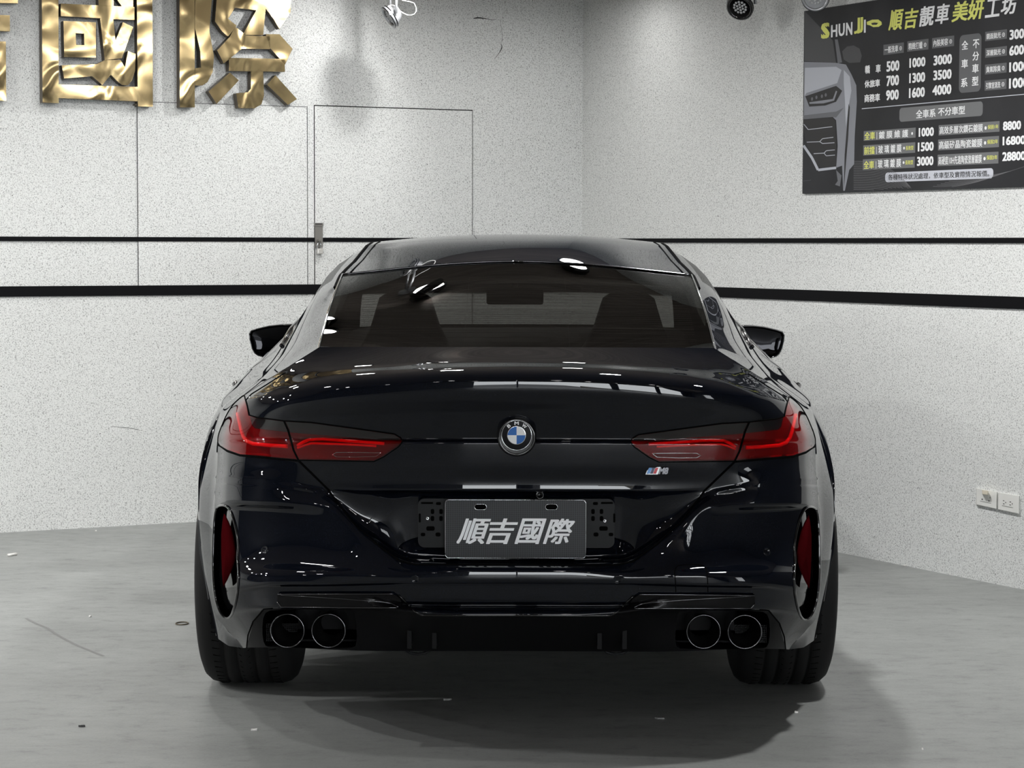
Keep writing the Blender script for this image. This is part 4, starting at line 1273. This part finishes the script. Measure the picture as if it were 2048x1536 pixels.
gold_char('gold metal character with a square frame round it, left of the narrow pair', [
    [(530, T_), (745, T_), (752, 1320), (545, 1312)],
    [(1745, T_), (1945, T_), (1958, 1365), (1765, 1362)],
    [(752, 1080), (1765, 1112), (1762, 1296), (752, 1255)],
    [(778, 45), (1722, 90), (1720, 255), (1452, 245), (1478, 520), (1575, 285), (1705, 345), (1560, 745), (1340, 770), (1282, 232), (778, 206)],
    ([(812, 268), (1228, 285), (1228, 738), (822, 728)], [(968, 425), (1076, 430), (1080, 578), (975, 574)]),
    [(790, 835), (1235, 822), (1340, 770), (1540, 765), (1600, 860), (1640, 655), (1735, 690), (1730, 900), (1690, 1030), (1640, 1092), (1560, 1088), (1480, 1020), (1420, 955), (1310, 1090), (1180, 975), (820, 1004)],
    [(1250, T_), (1450, T_), (1455, 80), (1262, 72)],
    [(1460, -300), (1700, -300), (1705, 90), (1560, 82), (1460, -60)]], G6)
G2 = 700/2048
gold_char('gold metal character of thin slanted strokes, nearest the flush door', [
    [(1050, -300), (1138, -300), (1140, 628), (1052, 628)],
    [(1145, -300), (1262, -300), (1225, 180), (1252, 330), (1245, 420), (1215, 480), (1185, 500), (1142, 500), (1142, 400), (1176, 395), (1172, 300), (1140, 160)],
    [(1290, -300), (1705, -300), (1700, 70), (1635, 170), (1600, 110), (1555, 50), (1540, 205), (1420, 205), (1500, 60), (1375, 45), (1335, 110), (1385, 150), (1335, 215), (1300, 185), (1258, 125)],
    [(1375, 155), (1440, 205), (1415, 285), (1310, 372), (1270, 295), (1345, 215)],
    [(1415, 208), (1580, 212), (1580, 288), (1415, 284)],
    [(1555, 200), (1635, 200), (1712, 285), (1668, 378), (1575, 275)],
    [(1340, 338), (1665, 345), (1668, 420), (1340, 415)],
    [(1468, 415), (1540, 420), (1545, 560), (1530, 610), (1490, 634), (1395, 632), (1382, 545), (1450, 540), (1468, 520)],
    [(1345, 425), (1398, 470), (1268, 608), (1220, 535)],
    [(1612, 440), (1738, 580), (1685, 614), (1562, 495)]], 1/G2)

# ------------------------------------------------------------------ hasp and padlock on the flush door
M_STEEL = bsdf('worn_steel', (0.30, 0.29, 0.27), 0.4, metal=0.8)
M_LOCK = bsdf('bright_lock_body', (0.82, 0.80, 0.76), 0.3, metal=0.7)
P0 = on_l(637, 470, 0.0)
ha = tag(empty('hasp', P0), 'worn steel hasp fixed across the gap of the flush door', 'hasp')
def lbox(m, px0, py0, px1, py1, z0, z1):
    a = on_l(px0, py1, z0); b = on_l(px1, py1, z0); c = on_l(px0, py0, z0)
    m.frame_box(a, b-a, c-a, NL*(z1-z0))
m = MB(); lbox(m, 628.5, 446, 645, 451.5, 0.005, 0.018); lbox(m, 629.5, 451, 645, 495, 0.008, 0.012); recalc(m.build('hasp_plate', M_STEEL, ha))
m = MB(); lbox(m, 630.5, 447.2, 644, 448.8, 0.0178, 0.0185); m.build('hinge_slot', M_GAP, ha)
m = MB()
m.tube([on_l(637, 484, 0.012), on_l(636, 480, 0.03), on_l(640, 478, 0.034), on_l(641, 483, 0.03), on_l(639.5, 486, 0.012)], 0.0035, 8)
m.build('staple', M_STEEL, ha, True)
pk = tag(empty('padlock', on_l(638, 500, 0.02)), 'small silver padlock hanging from the steel hasp', 'padlock')
m = MB(); lbox(m, 632.8, 497, 643.6, 508, 0.012, 0.03); bevel(recalc(m.build('lock_body', M_LOCK, pk)), 0.003)
m = MB(); m.tube([on_l(634.6, 498, 0.021), on_l(634.6, 490, 0.021), on_l(635.8, 486, 0.021), on_l(638.2, 484.4, 0.021), on_l(640.6, 486, 0.021), on_l(641.8, 490, 0.021), on_l(641.8, 498, 0.021)], 0.0028, 8)
m.build('shackle', M_CHROME, pk, True)

# ------------------------------------------------------------------ sockets on the right wall
M_SOCKET = bsdf('white_socket_plastic', (0.80, 0.80, 0.77), 0.35)
M_SOCKET2 = bsdf('cream_socket_plastic', (0.72, 0.66, 0.54), 0.4)
def rbox(m, corners, z0, z1, inset=0.0):
    p = [on_r(x, y, z0) for x, y in corners]
    q = [on_r(x, y, z1) for x, y in corners]
    c = sum(q, Vector())/4
    q = [c + (k-c)*(1-inset) for k in q]
    m.add(p+q, [(3, 2, 1, 0), (4, 5, 6, 7), (0, 1, 5, 4), (1, 2, 6, 5), (2, 3, 7, 6), (3, 0, 4, 7)])
def socket(corners, label, holes, plug=None, lines=()):
    c = sum((on_r(x, y) for x, y in corners), Vector())/4
    t = tag(empty('wall_socket', c), label, 'socket', 'white sockets on the right wall')
    m = MB(); rbox(m, corners, 0.0, 0.012, 0.05); recalc(m.build('cover_plate', M_SOCKET, t))
    m = MB()
    for (x, y, w, h) in holes: rbox(m, [(x-w, y-h), (x+w, y-h+0.5), (x+w, y+h+0.5), (x-w, y+h)], 0.0115, 0.0128)
    for (x0, y0, x1, y1) in lines: rbox(m, [(x0, y0-.3), (x1, y1-.3), (x1, y1+.3), (x0, y0+.3)], 0.0115, 0.0128)
    recalc(m.build('socket_hole', M_GAP, t))
    if plug:
        m = MB(); rbox(m, plug, 0.012, 0.035, 0.1); recalc(m.build('adaptor', M_SOCKET2, t))
    return t
socket([(1952.2, 976), (1994.3, 983.8), (1993.8, 1018.3), (1952.2, 1009.4)], 'white wall socket with a small cream adaptor plugged in', [(1964.2, 998.4, .9, 1.3), (1977.9, 1001.6, .9, 1.3), (1980, 995, .5, 1.6)],
       [(1964, 979.6), (1976, 981.5), (1976, 990), (1964, 988.2)], [(1960, 1002, 1982, 1006.5)])
socket([(1995.5, 984.4), (2039, 991.5), (2038.6, 1028.2), (1995.3, 1019)], 'white wall socket with empty holes, nearest the frame edge', [(2007.2, 1001.2, 1.3, .7), (2011.3, 1004.8, .7, 1.1), (2007.4, 1007.4, 1.3, .7), (2020.7, 1003.6, 1.3, .7), (2024.4, 1007.4, .7, 1.1), (2020.2, 1009.6, 1.3, .7)],
       None, [(2004, 1011, 2026, 1015.6)])

# ------------------------------------------------------------------ hanging spotlights at the top of the picture
M_SILVER = bsdf('satin_aluminium', (0.45, 0.46, 0.48), 0.35, metal=0.7)
M_WHITECORD = bsdf('white_cord', (0.80, 0.80, 0.78), 0.5)
M_LED = bsdf('led_lens', (0.55, 0.56, 0.57), 0.3)
def hang_spot(px, py, Y, aim, r, label, body, rim, face_on, cord=False):
    c = at(px, py, Y); a = Vector(aim).normalized()
    t = tag(empty('spotlight', (c.x, c.y, CEIL)), label, 'spotlight', 'spotlights hanging before the walls')
    m = MB(); m.lathe([(-r*1.25, r*0.1), (-r*1.15, r*0.5), (-r*0.75, r*0.78), (-r*0.4, r*0.9), (-r*0.38, r), (0.0, r), (0.0, r*0.86), (-r*0.15, r*0.8)], c, a, 32)
    m.build('spotlight_head', body, t, True)
    m = MB()
    for h in ((-r*0.36, -r*0.28), (-r*0.10, -r*0.02)):
        m.lathe([(h[0], r*1.0), (h[0]+r*0.01, r*1.035), (h[1], r*1.035), (h[1]+r*.01, r)], c, a, 32)
    m.build('spotlight_rim', rim, t, True)
    m = MB(); m.lathe([(-r*0.15, r*0.8), (-r*0.2, 0.0005)], c, a, 32); m.build('reflector_dish', M_GLOSSBLACK if face_on == 'dark' else M_SILVER, t, True)
    m = MB()
    u = Vector((0, 0, 1)) - a*a.z; u.normalize(); v = a.cross(u)
    for (k, rad) in ((1, 0.0), (6, 0.24), (12, 0.46)):
        for i in range(k):
            th = 2*math.pi*i/k; p = c + (u*math.cos(th) + v*math.sin(th))*(rad*r) - a*r*0.16
            m.lathe([(0, r*0.10), (r*0.05, r*0.08), (r*0.07, 0.0003)], p, a, 8)
    m.build('led_lens', M_LED, t, True)
    # bracket arm up to the ceiling
    m = MB(); sd = a.cross(UP).normalized()
    back = c - a*r*0.55
    for sgn in (-1, 1):
        e = back + sd*sgn*r*1.08
        m.tube([e, e + UP*r*2.0, Vector((e.x, e.y, CEIL-0.03)) - sd*sgn*r*0.5], r*0.13, 6)
    m.lathe([(0, r*0.7), (-0.03, r*0.7), (-0.03, 0.001)], Vector((back.x, back.y, CEIL)), UP, 24)
    m.build('bracket', M_SILVER, t, True)
    if cord:
        pts = [(770+6, 12.5), (784, 9.5), (790, 12), (797, 20), (806, 26), (815, 30), (822, 30.5), (829, 28), (833, 22), (832, 14), (828, 6), (820, 3.5), (805, 0.5), (795, -8)]
        m = MB(); m.tube([at(x, y, Y-0.01) for x, y in pts], 0.0025, 6); m.build('cord', M_WHITECORD, t, True)
    return t, c, a
_aim1 = (DL*0.8 - UP*0.55 - NL*0.15)
s1 = hang_spot(776, 36, 11.1, _aim1, 0.0565, 'silver and black spotlight on a white corded arm above the flush door', M_SILVER, M_GLOSSBLACK, 'dark', True)
s2 = hang_spot(1479, 17, 10.4, (-0.35, -0.75, -0.6), 0.0595, 'black spotlight with a honeycomb lens, left of the price board', M_GLOSSBLACK, M_GLOSSBLACK, 'dark')
s3 = hang_spot(1631, -4, 9.9, (-0.1, -0.9, -0.35), 0.0585, 'silver rimmed spotlight overlapping the top edge of the price board', M_SILVER, M_GLOSSBLACK, 'silver')

# ------------------------------------------------------------------ price board on the right wall
def board_material():
    m = bsdf('charcoal_board_print', (0.028, 0.029, 0.033), 0.4, spec=0.25)
    nt, n, l, b = nodes(m)
    tc = n.new('ShaderNodeTexCoord'); t = n.new('ShaderNodeTexNoise'); t.inputs['Scale'].default_value = 3; t.inputs['Detail'].default_value = 3
    r = ramp(n, [(0.35, (0.017, 0.018, 0.021)), (0.7, (0.028, 0.029, 0.033))])
    l.new(tc.outputs['Object'], t.inputs[0]); l.new(t.outputs[0], r.inputs[0]); l.new(r.outputs[0], b.inputs['Base Color'])
    return m
M_BOARD = board_material()
M_BWHITE = bsdf('white_print', (0.92, 0.93, 0.94), 0.45)
M_BYEL = bsdf('lime_yellow_print', (0.80, 0.82, 0.19), 0.45)
M_BGREY = bsdf('grey_print', (0.105, 0.108, 0.115), 0.45)
M_BGREY2 = bsdf('mid_grey_print', (0.16, 0.165, 0.17), 0.45)
M_BPALE = bsdf('pale_print', (0.60, 0.62, 0.68), 0.45)
M_BLINE = bsdf('thin_line_print', (0.16, 0.16, 0.17), 0.45)
M_BDARK = bsdf('dark_print', (0.012, 0.012, 0.014), 0.45)
BT = 0.014                                    # board thickness
sb0 = (on_r(1606.5, 200, BT)-CORNER).dot(DR); sb1 = sb0 + 1.72
z_top = on_r(1610, 22, BT).z; z_bot = on_r(1605, 387.5, BT).z
BP = CORNER + DR*((sb0+sb1)/2) + UP*z_bot
BOARD = tag(empty('price_board', BP), 'large charcoal price board with a silver car and white prices', 'sign')
m = MB(); m.frame_box(CORNER + DR*sb0 + UP*z_bot, DR*(sb1-sb0), NR*BT, UP*(z_top-z_bot))
recalc(m.build('board_panel', M_BOARD, BOARD))
def bd(px, py, k=0): return on_r(px, py, BT + 0.0004 + 0.00025*k)
def bpoly(m, pts, k=0): m.add([bd(x, y, k) for x, y in pts], [tuple(range(len(pts)))])
def sz(px, py, k=1):
    p = bd(px, py, k)-CORNER; return p.dot(DR), p.z
def btext(m, body, bl, tr, bold=0.02, shear=0.0, k=2, spacing=1.0):
    v, f = text_shape(body, bold, shear, 2, spacing)
    s0, z0 = sz(*bl, k); s1, z1 = sz(*tr, k)
    off = BT + 0.0004 + 0.00025*k
    m.add([CORNER + DR*(s0+(s1-s0)*p[0]) + UP*(z0+(z1-z0)*p[1]) + NR*(off+p[2]) for p in v], f)
def Z(x, y): return (1600 + x/4.5714, y/4.5714)              # from the 4.57x enlargement
def Z2(x, y): return (1600 + x/4.5714, 200 + y/4.5714)
WH, YE, GR, GM, PA, DK, LN = MB(), MB(), MB(), MB(), MB(), MB(), MB()
def rrect(m, pl, pr, k=0, rad=0.0):
    """rounded label between its lower left and upper right corners (in board coordinates)"""
    s0, z0 = sz(*pl, k); s1, z1 = sz(*pr, k); off = BT + 0.0004 + 0.00025*k
    r = rad; P = []
    if r <= 0: P = [(s0, z0), (s1, z0), (s1, z1), (s0, z1)]
    else:
        for cx, cz, t0 in ((s1-r, z1-r, 0), (s0+r, z1-r, 1), (s0+r, z0+r, 2), (s1-r, z0+r, 3)):
            for i in range(6):
                t = math.pi/2*(t0+i/5); P.append((cx+r*math.cos(t), cz+r*math.sin(t)))
    m.add([CORNER + DR*a + UP*b + NR*off for a, b in P], [tuple(range(len(P)))])
def dot(m, p, r, k=2, hole=None):
    s0, z0 = sz(*p, k); off = BT + 0.0004 + 0.00025*k; n = 16
    P = [CORNER + DR*(s0+r*math.cos(2*math.pi*i/n)) + UP*(z0+r*math.sin(2*math.pi*i/n)) + NR*off for i in range(n)]
    m.add(P, [tuple(range(n))])
# title
def letters(m, txt, x0, y0b, x1, y1t, bold=0.03, k=2): btext(m, txt, Z(x0, y0b), Z(x1, y1t), bold, 0, k)
letters(YE, 'S', 192, 358, 272, 203, 0.06)
letters(WH, 'H', 283, 343, 343, 222, 0.035); letters(WH, 'U', 352, 334, 410, 210, 0.035); letters(WH, 'N', 420, 325, 480, 200, 0.035)
letters(YE, 'J', 494, 312, 578, 155, 0.06); letters(WH, 'I', 584, 300, 602, 178, 0.02)
bpoly(YE, [Z(610, 200), Z(660, 180), Z(715, 178), Z(745, 200), Z(748, 225), Z(720, 245), Z(670, 248), Z(640, 232), Z(612, 226)], 1)
bpoly(DK, [Z(650, 212), Z(680, 206), Z(715, 210), Z(700, 226), Z(660, 228)], 2)
for ch, x0, yb, x1, yt, mm in (('順', 808, 284, 948, 78, YE), ('吉', 957, 268, 1085, 66, YE), ('靚', 1090, 246, 1232, 44, WH), ('車', 1235, 226, 1370, 26, WH),
                              ('美', 1385, 205, 1540, 2, YE), ('妍', 1530, 188, 1690, -16, YE), ('工', 1690, 165, 1835, -25, WH), ('坊', 1835, 140, 1992, -55, WH)):
    btext(mm, ch, Z(x0, yb), Z(x1, yt), 0.03, 0.18)
# price table
for txt, a, b in (('一般洗車', (762, 512), (950, 385)), ('精緻打蠟', (980, 482), (1175, 352)), ('內裝美容', (1207, 452), (1410, 322)),
                  ('鏡面拋光', (1692, 385), (1893, 265)), ('深層拋光', (1692, 537), (1893, 418)), ('臭氧除臭', (1690, 690), (1890, 570)), ('引擎室清洗', (1688, 838), (1888, 718))):
    rrect(GR, Z(a[0], a[1]-8), Z(b[0], b[1]+2), 0)
    w_ = b[0]-a[0]; sl_ = (b[1]+2-(a[1]-8))
    slope = -0.13
    btext(WH, txt, Z(a[0]+0.06*w_, a[1]-24), Z(a[0]+0.72*w_, b[1]+30-0.02*w_), 0.015)
    yc = (a[1]+b[1])/2 - 0.30*w_*0.13
    dot(WH, Z(a[0]+0.84*w_, yc), 0.0085, 1); dot(GM, Z(a[0]+0.84*w_, yc), 0.006, 2); dot(WH, Z(a[0]+0.84*w_, yc), 0.0022, 3)
for txt, a, b in (('轎', (594, 675), (640, 595)), ('車', (692, 668), (738, 585)), ('休旅車', (590, 805), (732, 722)), ('商務車', (588, 937), (732, 852)),
                  ('500', (790, 658), (910, 548)), ('700', (790, 790), (906, 682)), ('900', (786, 920), (904, 815)),
                  ('1000', (1000, 622), (1148, 517)), ('1300', (998, 762), (1145, 656)), ('1600', (996, 898), (1142, 793)),
                  ('3000', (1220, 600), (1390, 490)), ('3500', (1218, 736), (1387, 628)), ('4000', (1210, 875), (1385, 766)),
                  ('3000', (1915, 366), (2096, 252)), ('6000', (1912, 512), (2094, 400)), ('1000', (1912, 662), (2092, 552)), ('1000', (1910, 812), (2090, 700))):
    btext(WH, txt, Z(*a), Z(*b), 0.042 if txt.isdigit() else 0.03)
rrect(GR, Z(1452, 852), Z(1660, 300), 0, 0.022)
for ch, x, y in (('全', 1508, 412), ('車', 1506, 582), ('系', 1502, 755), ('不', 1610, 400), ('分', 1607, 512), ('車', 1604, 625), ('型', 1602, 740)):
    btext(WH, ch, Z(x-30, y+44), Z(x+30, y-44), 0.025)
bpoly(PA, [Z(565, 991), Z(2300, 836), Z(2300, 843), Z(565, 998)], 1)
rrect(GM, Z(908, 1115), Z(1672, 925), 0, 0.016)
btext(WH, '全車系', Z(1060, 1084), Z(1240, 992), 0.02); btext(WH, '不分車型', Z(1262, 1062), Z(1510, 966), 0.02)
# bottom rows
for i, (y0, txt, price, extra) in enumerate(((280, '鍍 膜 維 護', '1000', None), (414, '玻 璃 鍍 膜', '1500', '長效型'), (546, '玻 璃 鍍 膜', '3000', '長效型'))):
    xo = -4*i
    rrect(GM, Z2(582+xo, y0+94), Z2(1058+xo, y0-28), 0)
    btext(YE, '前擋' if i == 1 else '全車', Z2(590+xo, y0+86), Z2(686+xo, y0+8), 0.02)
    bpoly(WH, [Z2(701+xo, y0+14), Z2(705+xo, y0+14), Z2(705+xo, y0+80), Z2(701+xo, y0+80)], 1)
    btext(WH, txt, Z2(720+xo, y0+76), Z2((990 if extra is None else 932)+xo, y0-12), 0.018)
    dot(WH, Z2((1025 if extra is None else 955)+xo, y0+26), 0.006, 1)
    if extra: btext(YE, extra, Z2(970+xo, y0+46), Z2(1042+xo, y0+2), 0.015)
    btext(WH, price, Z2(1085+xo*2, y0+58), Z2(1225+xo*0.5, y0-34), 0.042)
for i, (y0, txt, ex, price, xr) in enumerate(((230, '高效多層次鑽石鍍膜', '保固1年', '8800', 2022), (366, '高級矽晶陶瓷鍍膜', '保固2年', '16800', 2062), (510, '高硬度10H先進陶瓷塗層鍍膜', '保固3年', '28800', 2062))):
    xo = -5*i
    rrect(GM, Z2(1267+xo, y0+95), Z2(1825+xo, y0-38), 0)
    btext(WH, txt, Z2(1275+xo, y0+84), Z2(1672+xo, y0-14), 0.012)
    dot(WH, Z2(1697+xo, y0+26), 0.007, 1)
    btext(YE, ex, Z2(1716+xo, y0+38), Z2(1815+xo, y0-8), 0.012)
    btext(WH, price, Z2(1855+xo*0.6, y0+50), Z2(xr, y0-44), 0.042)
rrect(PA, Z2(778, 752), Z2(1768, 622), 0, 0.016)
btext(DK, '各種特殊狀況處理，依車型及實際情況報價。', Z2(805, 735), Z2(1730, 642), 0.005)
# fine arcs behind the lower edge
for i in range(17):
    y0 = 560+i*16
    pts = [Z2(490+(520+14*i)*t, y0 - 6*t + 240*t**2.6) for t in [j/16 for j in range(17)]]
    for j in range(16):
        a, b = pts[j], pts[j+1]
        if max(a[1], b[1]) < 386 - (b[0]-1605)*0.0404:
            bpoly(LN, [a, b, (b[0], b[1]+0.7), (a[0], a[1]+0.7)], 0)
for i in range(9):
    pts = [Z2(1180+90*i*0.4+620*t, 800 - 12*i - 150*t**1.8 + 40*t) for t in [j/12 for j in range(13)]]
    for j in range(12):
        a, b = pts[j], pts[j+1]
        if max(a[1], b[1]) < 386 - (b[0]-1605)*0.0404:
            bpoly(LN, [a, b, (b[0], b[1]+0.6), (a[0], a[1]+0.6)], 0)
WH.build('white_lettering', M_BWHITE, BOARD); YE.build('yellow_lettering', M_BYEL, BOARD)
GR.build('grey_label', M_BGREY, BOARD); GM.build('grey_label', M_BGREY2, BOARD)
PA.build('pale_footer', M_BPALE, BOARD); DK.build('dark_lettering', M_BDARK, BOARD); LN.build('line_pattern', M_BLINE, BOARD)
# printed picture of a silver car, front corner
C1, C2, C3, C4, C5 = MB(), MB(), MB(), MB(), MB()
bpoly(C1, [Z(42, 100), Z(300, 370), Z(330, 580), Z(40, 560)], 0)                       # screen
bpoly(C2, [Z(318, 360), Z(345, 360), Z(385, 570), Z(345, 580)], 1)
bpoly(C1, [Z(385, 470), Z(430, 425), Z(490, 415), Z(545, 445), Z(565, 510), Z(550, 570), Z(450, 575), Z(400, 545)], 1)
bpoly(C3, [Z(38, 566), Z(330, 575), Z(420, 590), Z(470, 680), Z(515, 780), Z(520, 930), Z(500, 1250), Z(495, 1500), Z2(450, 640), Z2(410, 830), Z2(395, 830), Z2(385, 600), Z2(330, 620), Z2(345, 420), Z(330, 1100), Z(300, 1070), Z(35, 1090)], 1)
bpoly(C4, [Z(45, 620), Z(330, 610), Z(380, 640), Z(340, 760), Z(60, 850), Z(40, 880)], 2)
bpoly(C4, [Z(400, 640), Z(455, 700), Z(470, 830), Z(440, 1000), Z(420, 1160), Z(410, 900), Z(400, 760)], 2)
bpoly(C2, [Z(30, 1055), Z(330, 1020), Z(400, 985), Z(330, 1075), Z(300, 1070), Z(32, 1088)], 3)
bpoly(C5, [Z(48, 880), Z(330, 785), Z(385, 830), Z(330, 930), Z(230, 965), Z(85, 975)], 3)
bpoly(C3, [Z(85, 935), Z(300, 905), Z(328, 830), Z(340, 835), Z(312, 920), Z(215, 945), Z(88, 950)], 4)
for (x, y) in ((110, 905), (150, 890), (200, 880), (235, 868)): dot(C2, Z(x, y), 0.008, 4)
bpoly(C5, [Z(32, 1095), Z(300, 1075), Z(325, 1110), Z(335, 1350), Z2(330, 610), Z2(170, 620), Z(70, 1350), Z(30, 1180)], 2)
def bline(m, pts, wd, k=3):
    for a, b in zip(pts[:-1], pts[1:]):
        d = math.hypot(b[0]-a[0], b[1]-a[1]); nx, ny = -(b[1]-a[1])/d*wd/2, (b[0]-a[0])/d*wd/2
        bpoly(m, [(a[0]+nx, a[1]+ny), (b[0]+nx, b[1]+ny), (b[0]-nx, b[1]-ny), (a[0]-nx, a[1]-ny)], k)
for ln in ([(35, 1135), (75, 1185), (295, 1158)], [(62, 1300), (180, 1295), (205, 1268), (305, 1255)], [(180, 1295), (205, 1312), (315, 1305)],
           [(125, 1405), (220, 1400), (240, 1378), (318, 1370)], [(220, 1400), (240, 1425), (320, 1418)]):
    bline(C4, [Z(*p) for p in ln], 1.4)
bline(C4, [Z(32, 1330), Z2(110, 530), Z2(165, 640), Z2(330, 620)], 5)
bline(C1, [Z2(20, 742), Z2(100, 733)], 1.0)
bpoly(C2, [Z2(330, 640), Z2(380, 690), Z2(365, 790), Z2(320, 775), Z2(345, 740)], 2)
bpoly(C5, [Z(445, 950), Z(455, 980), Z(440, 1250), Z2(415, 640), Z2(400, 820), Z2(408, 500), Z(425, 1200)], 3)
M_P1 = bsdf('picture_dark_grey', (0.055, 0.057, 0.063), 0.4); M_P2 = bsdf('picture_grey', (0.13, 0.135, 0.15), 0.4)
M_P3 = bsdf('picture_silver', (0.24, 0.25, 0.28), 0.4); M_P4 = bsdf('picture_light_silver', (0.46, 0.48, 0.53), 0.4)
for cm, mt in ((C1, M_P1), (C2, M_P2), (C3, M_P3), (C4, M_P4), (C5, M_BDARK)):
    cm.build('car_picture', mt, BOARD)
for o in BOARD.children:
    if o.name.startswith('board_panel'): continue
    bm = bmesh.new(); bm.from_mesh(o.data); bmesh.ops.triangulate(bm, faces=[f for f in bm.faces if len(f.verts) > 4], ngon_method='EAR_CLIP'); bm.to_mesh(o.data); bm.free()
    fix_toward(o, NR)

# ------------------------------------------------------------------ bits lying on the floor
def on_floor(px, py, z=0.0):
    d = ray(px, py); k = (z-H)/d.z
    return Vector((d.x*k, d.y*k, z))
M_PAPER = bsdf('white_paper', (0.82, 0.81, 0.78), 0.7)
M_TAN = bsdf('tan_rubber', (0.10, 0.08, 0.05), 0.6)
a, b = on_floor(16, 1113), on_floor(33, 1110.5); m = MB()
m.tube([a+UP*0.006, b+UP*0.006], 0.006, 12)
o = m.build('cigarette_end', M_PAPER, None, True); tag(o, 'white cigarette end lying on the floor before the left wall', 'cigarette end')
c = on_floor(364, 1248); m = MB()
m.tube([c + Vector((0.022*math.cos(t), 0.030*math.sin(t), 0.0025)) for t in [2*math.pi*i/24 for i in range(24)]], 0.0022, 6, closed=True)
o = m.build('rubber_band', M_TAN, None, True); tag(o, 'thin tan rubber band lying on the floor left of the tyre', 'rubber band')
def scrap(px, py, sx, sy, ang, label, mat=None):
    c = on_floor(px, py); m = MB(); n = 7
    rr = random.Random(int(px*7+py))
    top = []; bot = []
    for i in range(n):
        t = 2*math.pi*i/n + ang; r = 0.6+0.4*rr.random()
        x, y = sx*r*math.cos(2*math.pi*i/n), sy*r*math.sin(2*math.pi*i/n)
        q = c + Vector((x*math.cos(ang)-y*math.sin(ang), x*math.sin(ang)+y*math.cos(ang), 0))
        bot.append(q + UP*0.0006); top.append(q + UP*(0.003+0.003*rr.random()))
    m.add(bot+top, [tuple(reversed(range(n))), tuple(n+i for i in range(n))] + [(i, (i+1) % n, n+(i+1) % n, n+i) for i in range(n)])
    o = recalc(m.build('paper_scrap', mat or M_PAPER)); tag(o, label, 'paper scrap', 'scraps on the floor'); return o
scrap(180, 1234, 0.006, 0.010, 0.2, 'small white scrap on the floor well left of the rubber band')
scrap(192, 1062.5, 0.005, 0.006, 0.5, 'tiny white scrap against the foot of the left wall')
scrap(895, 1400, 0.016, 0.012, 0.3, 'pale curled leaf scrap in the shadow below the car', bsdf('grey_scrap', (0.25, 0.25, 0.24), 0.7))
scrap(1319, 1438, 0.018, 0.008, -0.3, 'grey scrap in the dark shadow right of centre', bsdf('dim_scrap', (0.2, 0.2, 0.2), 0.7))
scrap(1592, 1426, 0.007, 0.006, 0.1, 'pale scrap on the floor just behind the right tyre')
scrap(1845, 1500, 0.003, 0.004, 0.1, 'tiny bright crumb on the open floor at the lower right')
scrap(508, 1461, 0.011, 0.007, 0.4, 'pale scrap on the floor in front of the left tyre')
scrap(1810, 1132, 0.005, 0.007, 0.2, 'tiny white scrap against the foot of the right wall')

scrap(163, 1454, 0.012, 0.006, 0.0, 'thin dark sliver lying on the open floor at the lower left', bsdf('dark_sliver', (0.05, 0.05, 0.05), 0.7))
FLOOR = bpy.data.objects['floor']
m = MB(); pts = [on_floor(x, y, 0.0006) for x, y in ((52, 1236), (70, 1246), (95, 1256), (112, 1268), (135, 1281), (160, 1293), (185, 1303), (207, 1312))]
for i in range(len(pts)-1):
    a, b = pts[i], pts[i+1]; sd = (b-a).cross(UP).normalized()*0.006
    m.add([a-sd, b-sd, b+sd, a+sd], [(0, 1, 2, 3)])
m.build('scuff_mark', bsdf('scuff', (0.19, 0.192, 0.188), 0.5), FLOOR)

# ------------------------------------------------------------------ left and right pieces of one pair become parts of their own
def islands(o):
    me = o.data; n = len(me.vertices); par = list(range(n))
    def find(i):
        while par[i] != i: par[i] = par[par[i]]; i = par[i]
        return i
    for p in me.polygons:
        vs = p.vertices; a = find(vs[0])
        for v_ in vs[1:]:
            b = find(v_)
            if a != b: par[b] = a
    return [find(p.vertices[0]) for p in me.polygons]
def split_object(o, key):
    me = o.data; groups = {}
    for p, k_ in zip(me.polygons, key): groups.setdefault(k_, []).append(p)
    if len(groups) < 2: return
    base = o.name.split('.')[0]
    for gi, (k_, ps) in enumerate(groups.items()):
        ids = {}; V = []; F = []
        for p in ps:
            q = []
            for i in p.vertices:
                if i not in ids: ids[i] = len(V); V.append(tuple(me.vertices[i].co))
                q.append(ids[i])
            F.append(q)
        nm = bpy.data.meshes.new(base); nm.from_pydata(V, [], F)
        for mt in me.materials: nm.materials.append(mt)
        sm = ps[0].use_smooth
        nm.polygons.foreach_set('use_smooth', [sm]*len(nm.polygons)); nm.update()
        if gi == 0: first = nm
        else:
            c = bpy.data.objects.new(base, nm); COL.objects.link(c); c.parent = o.parent
    o.data = first
def by_side(o): return [p.center.x < 0 for p in o.data.polygons]
for o in list(COL.objects):
    if o.type != 'MESH' or o.parent is None: continue
    nm = o.name.split('.')[0]
    if nm in ('exhaust_trim', 'panel_gap', 'window_moulding', 'roof_gutter', 'belt_moulding', 'side_window', 'exhaust_recess', 'tie_down_hook', 'exhaust_mesh', 'trim_edge'):
        if nm in ('window_moulding', 'panel_gap') and abs(sum(v_.co.x for v_ in o.data.vertices)) < 1e-3 and min(abs(v_.co.x) for v_ in o.data.vertices) < 0.01: continue
        split_object(o, by_side(o))
    elif nm in ('grey_label', 'bracket_slot', 'diffuser_fin', 'stand_off', 'plate_clip', 'rear_seat'):
        split_object(o, islands(o))
    elif nm == 'wheel_arch_liner':
        split_object(o, [(p.center.x < 0, p.center.y > 2.6) for p in o.data.polygons])
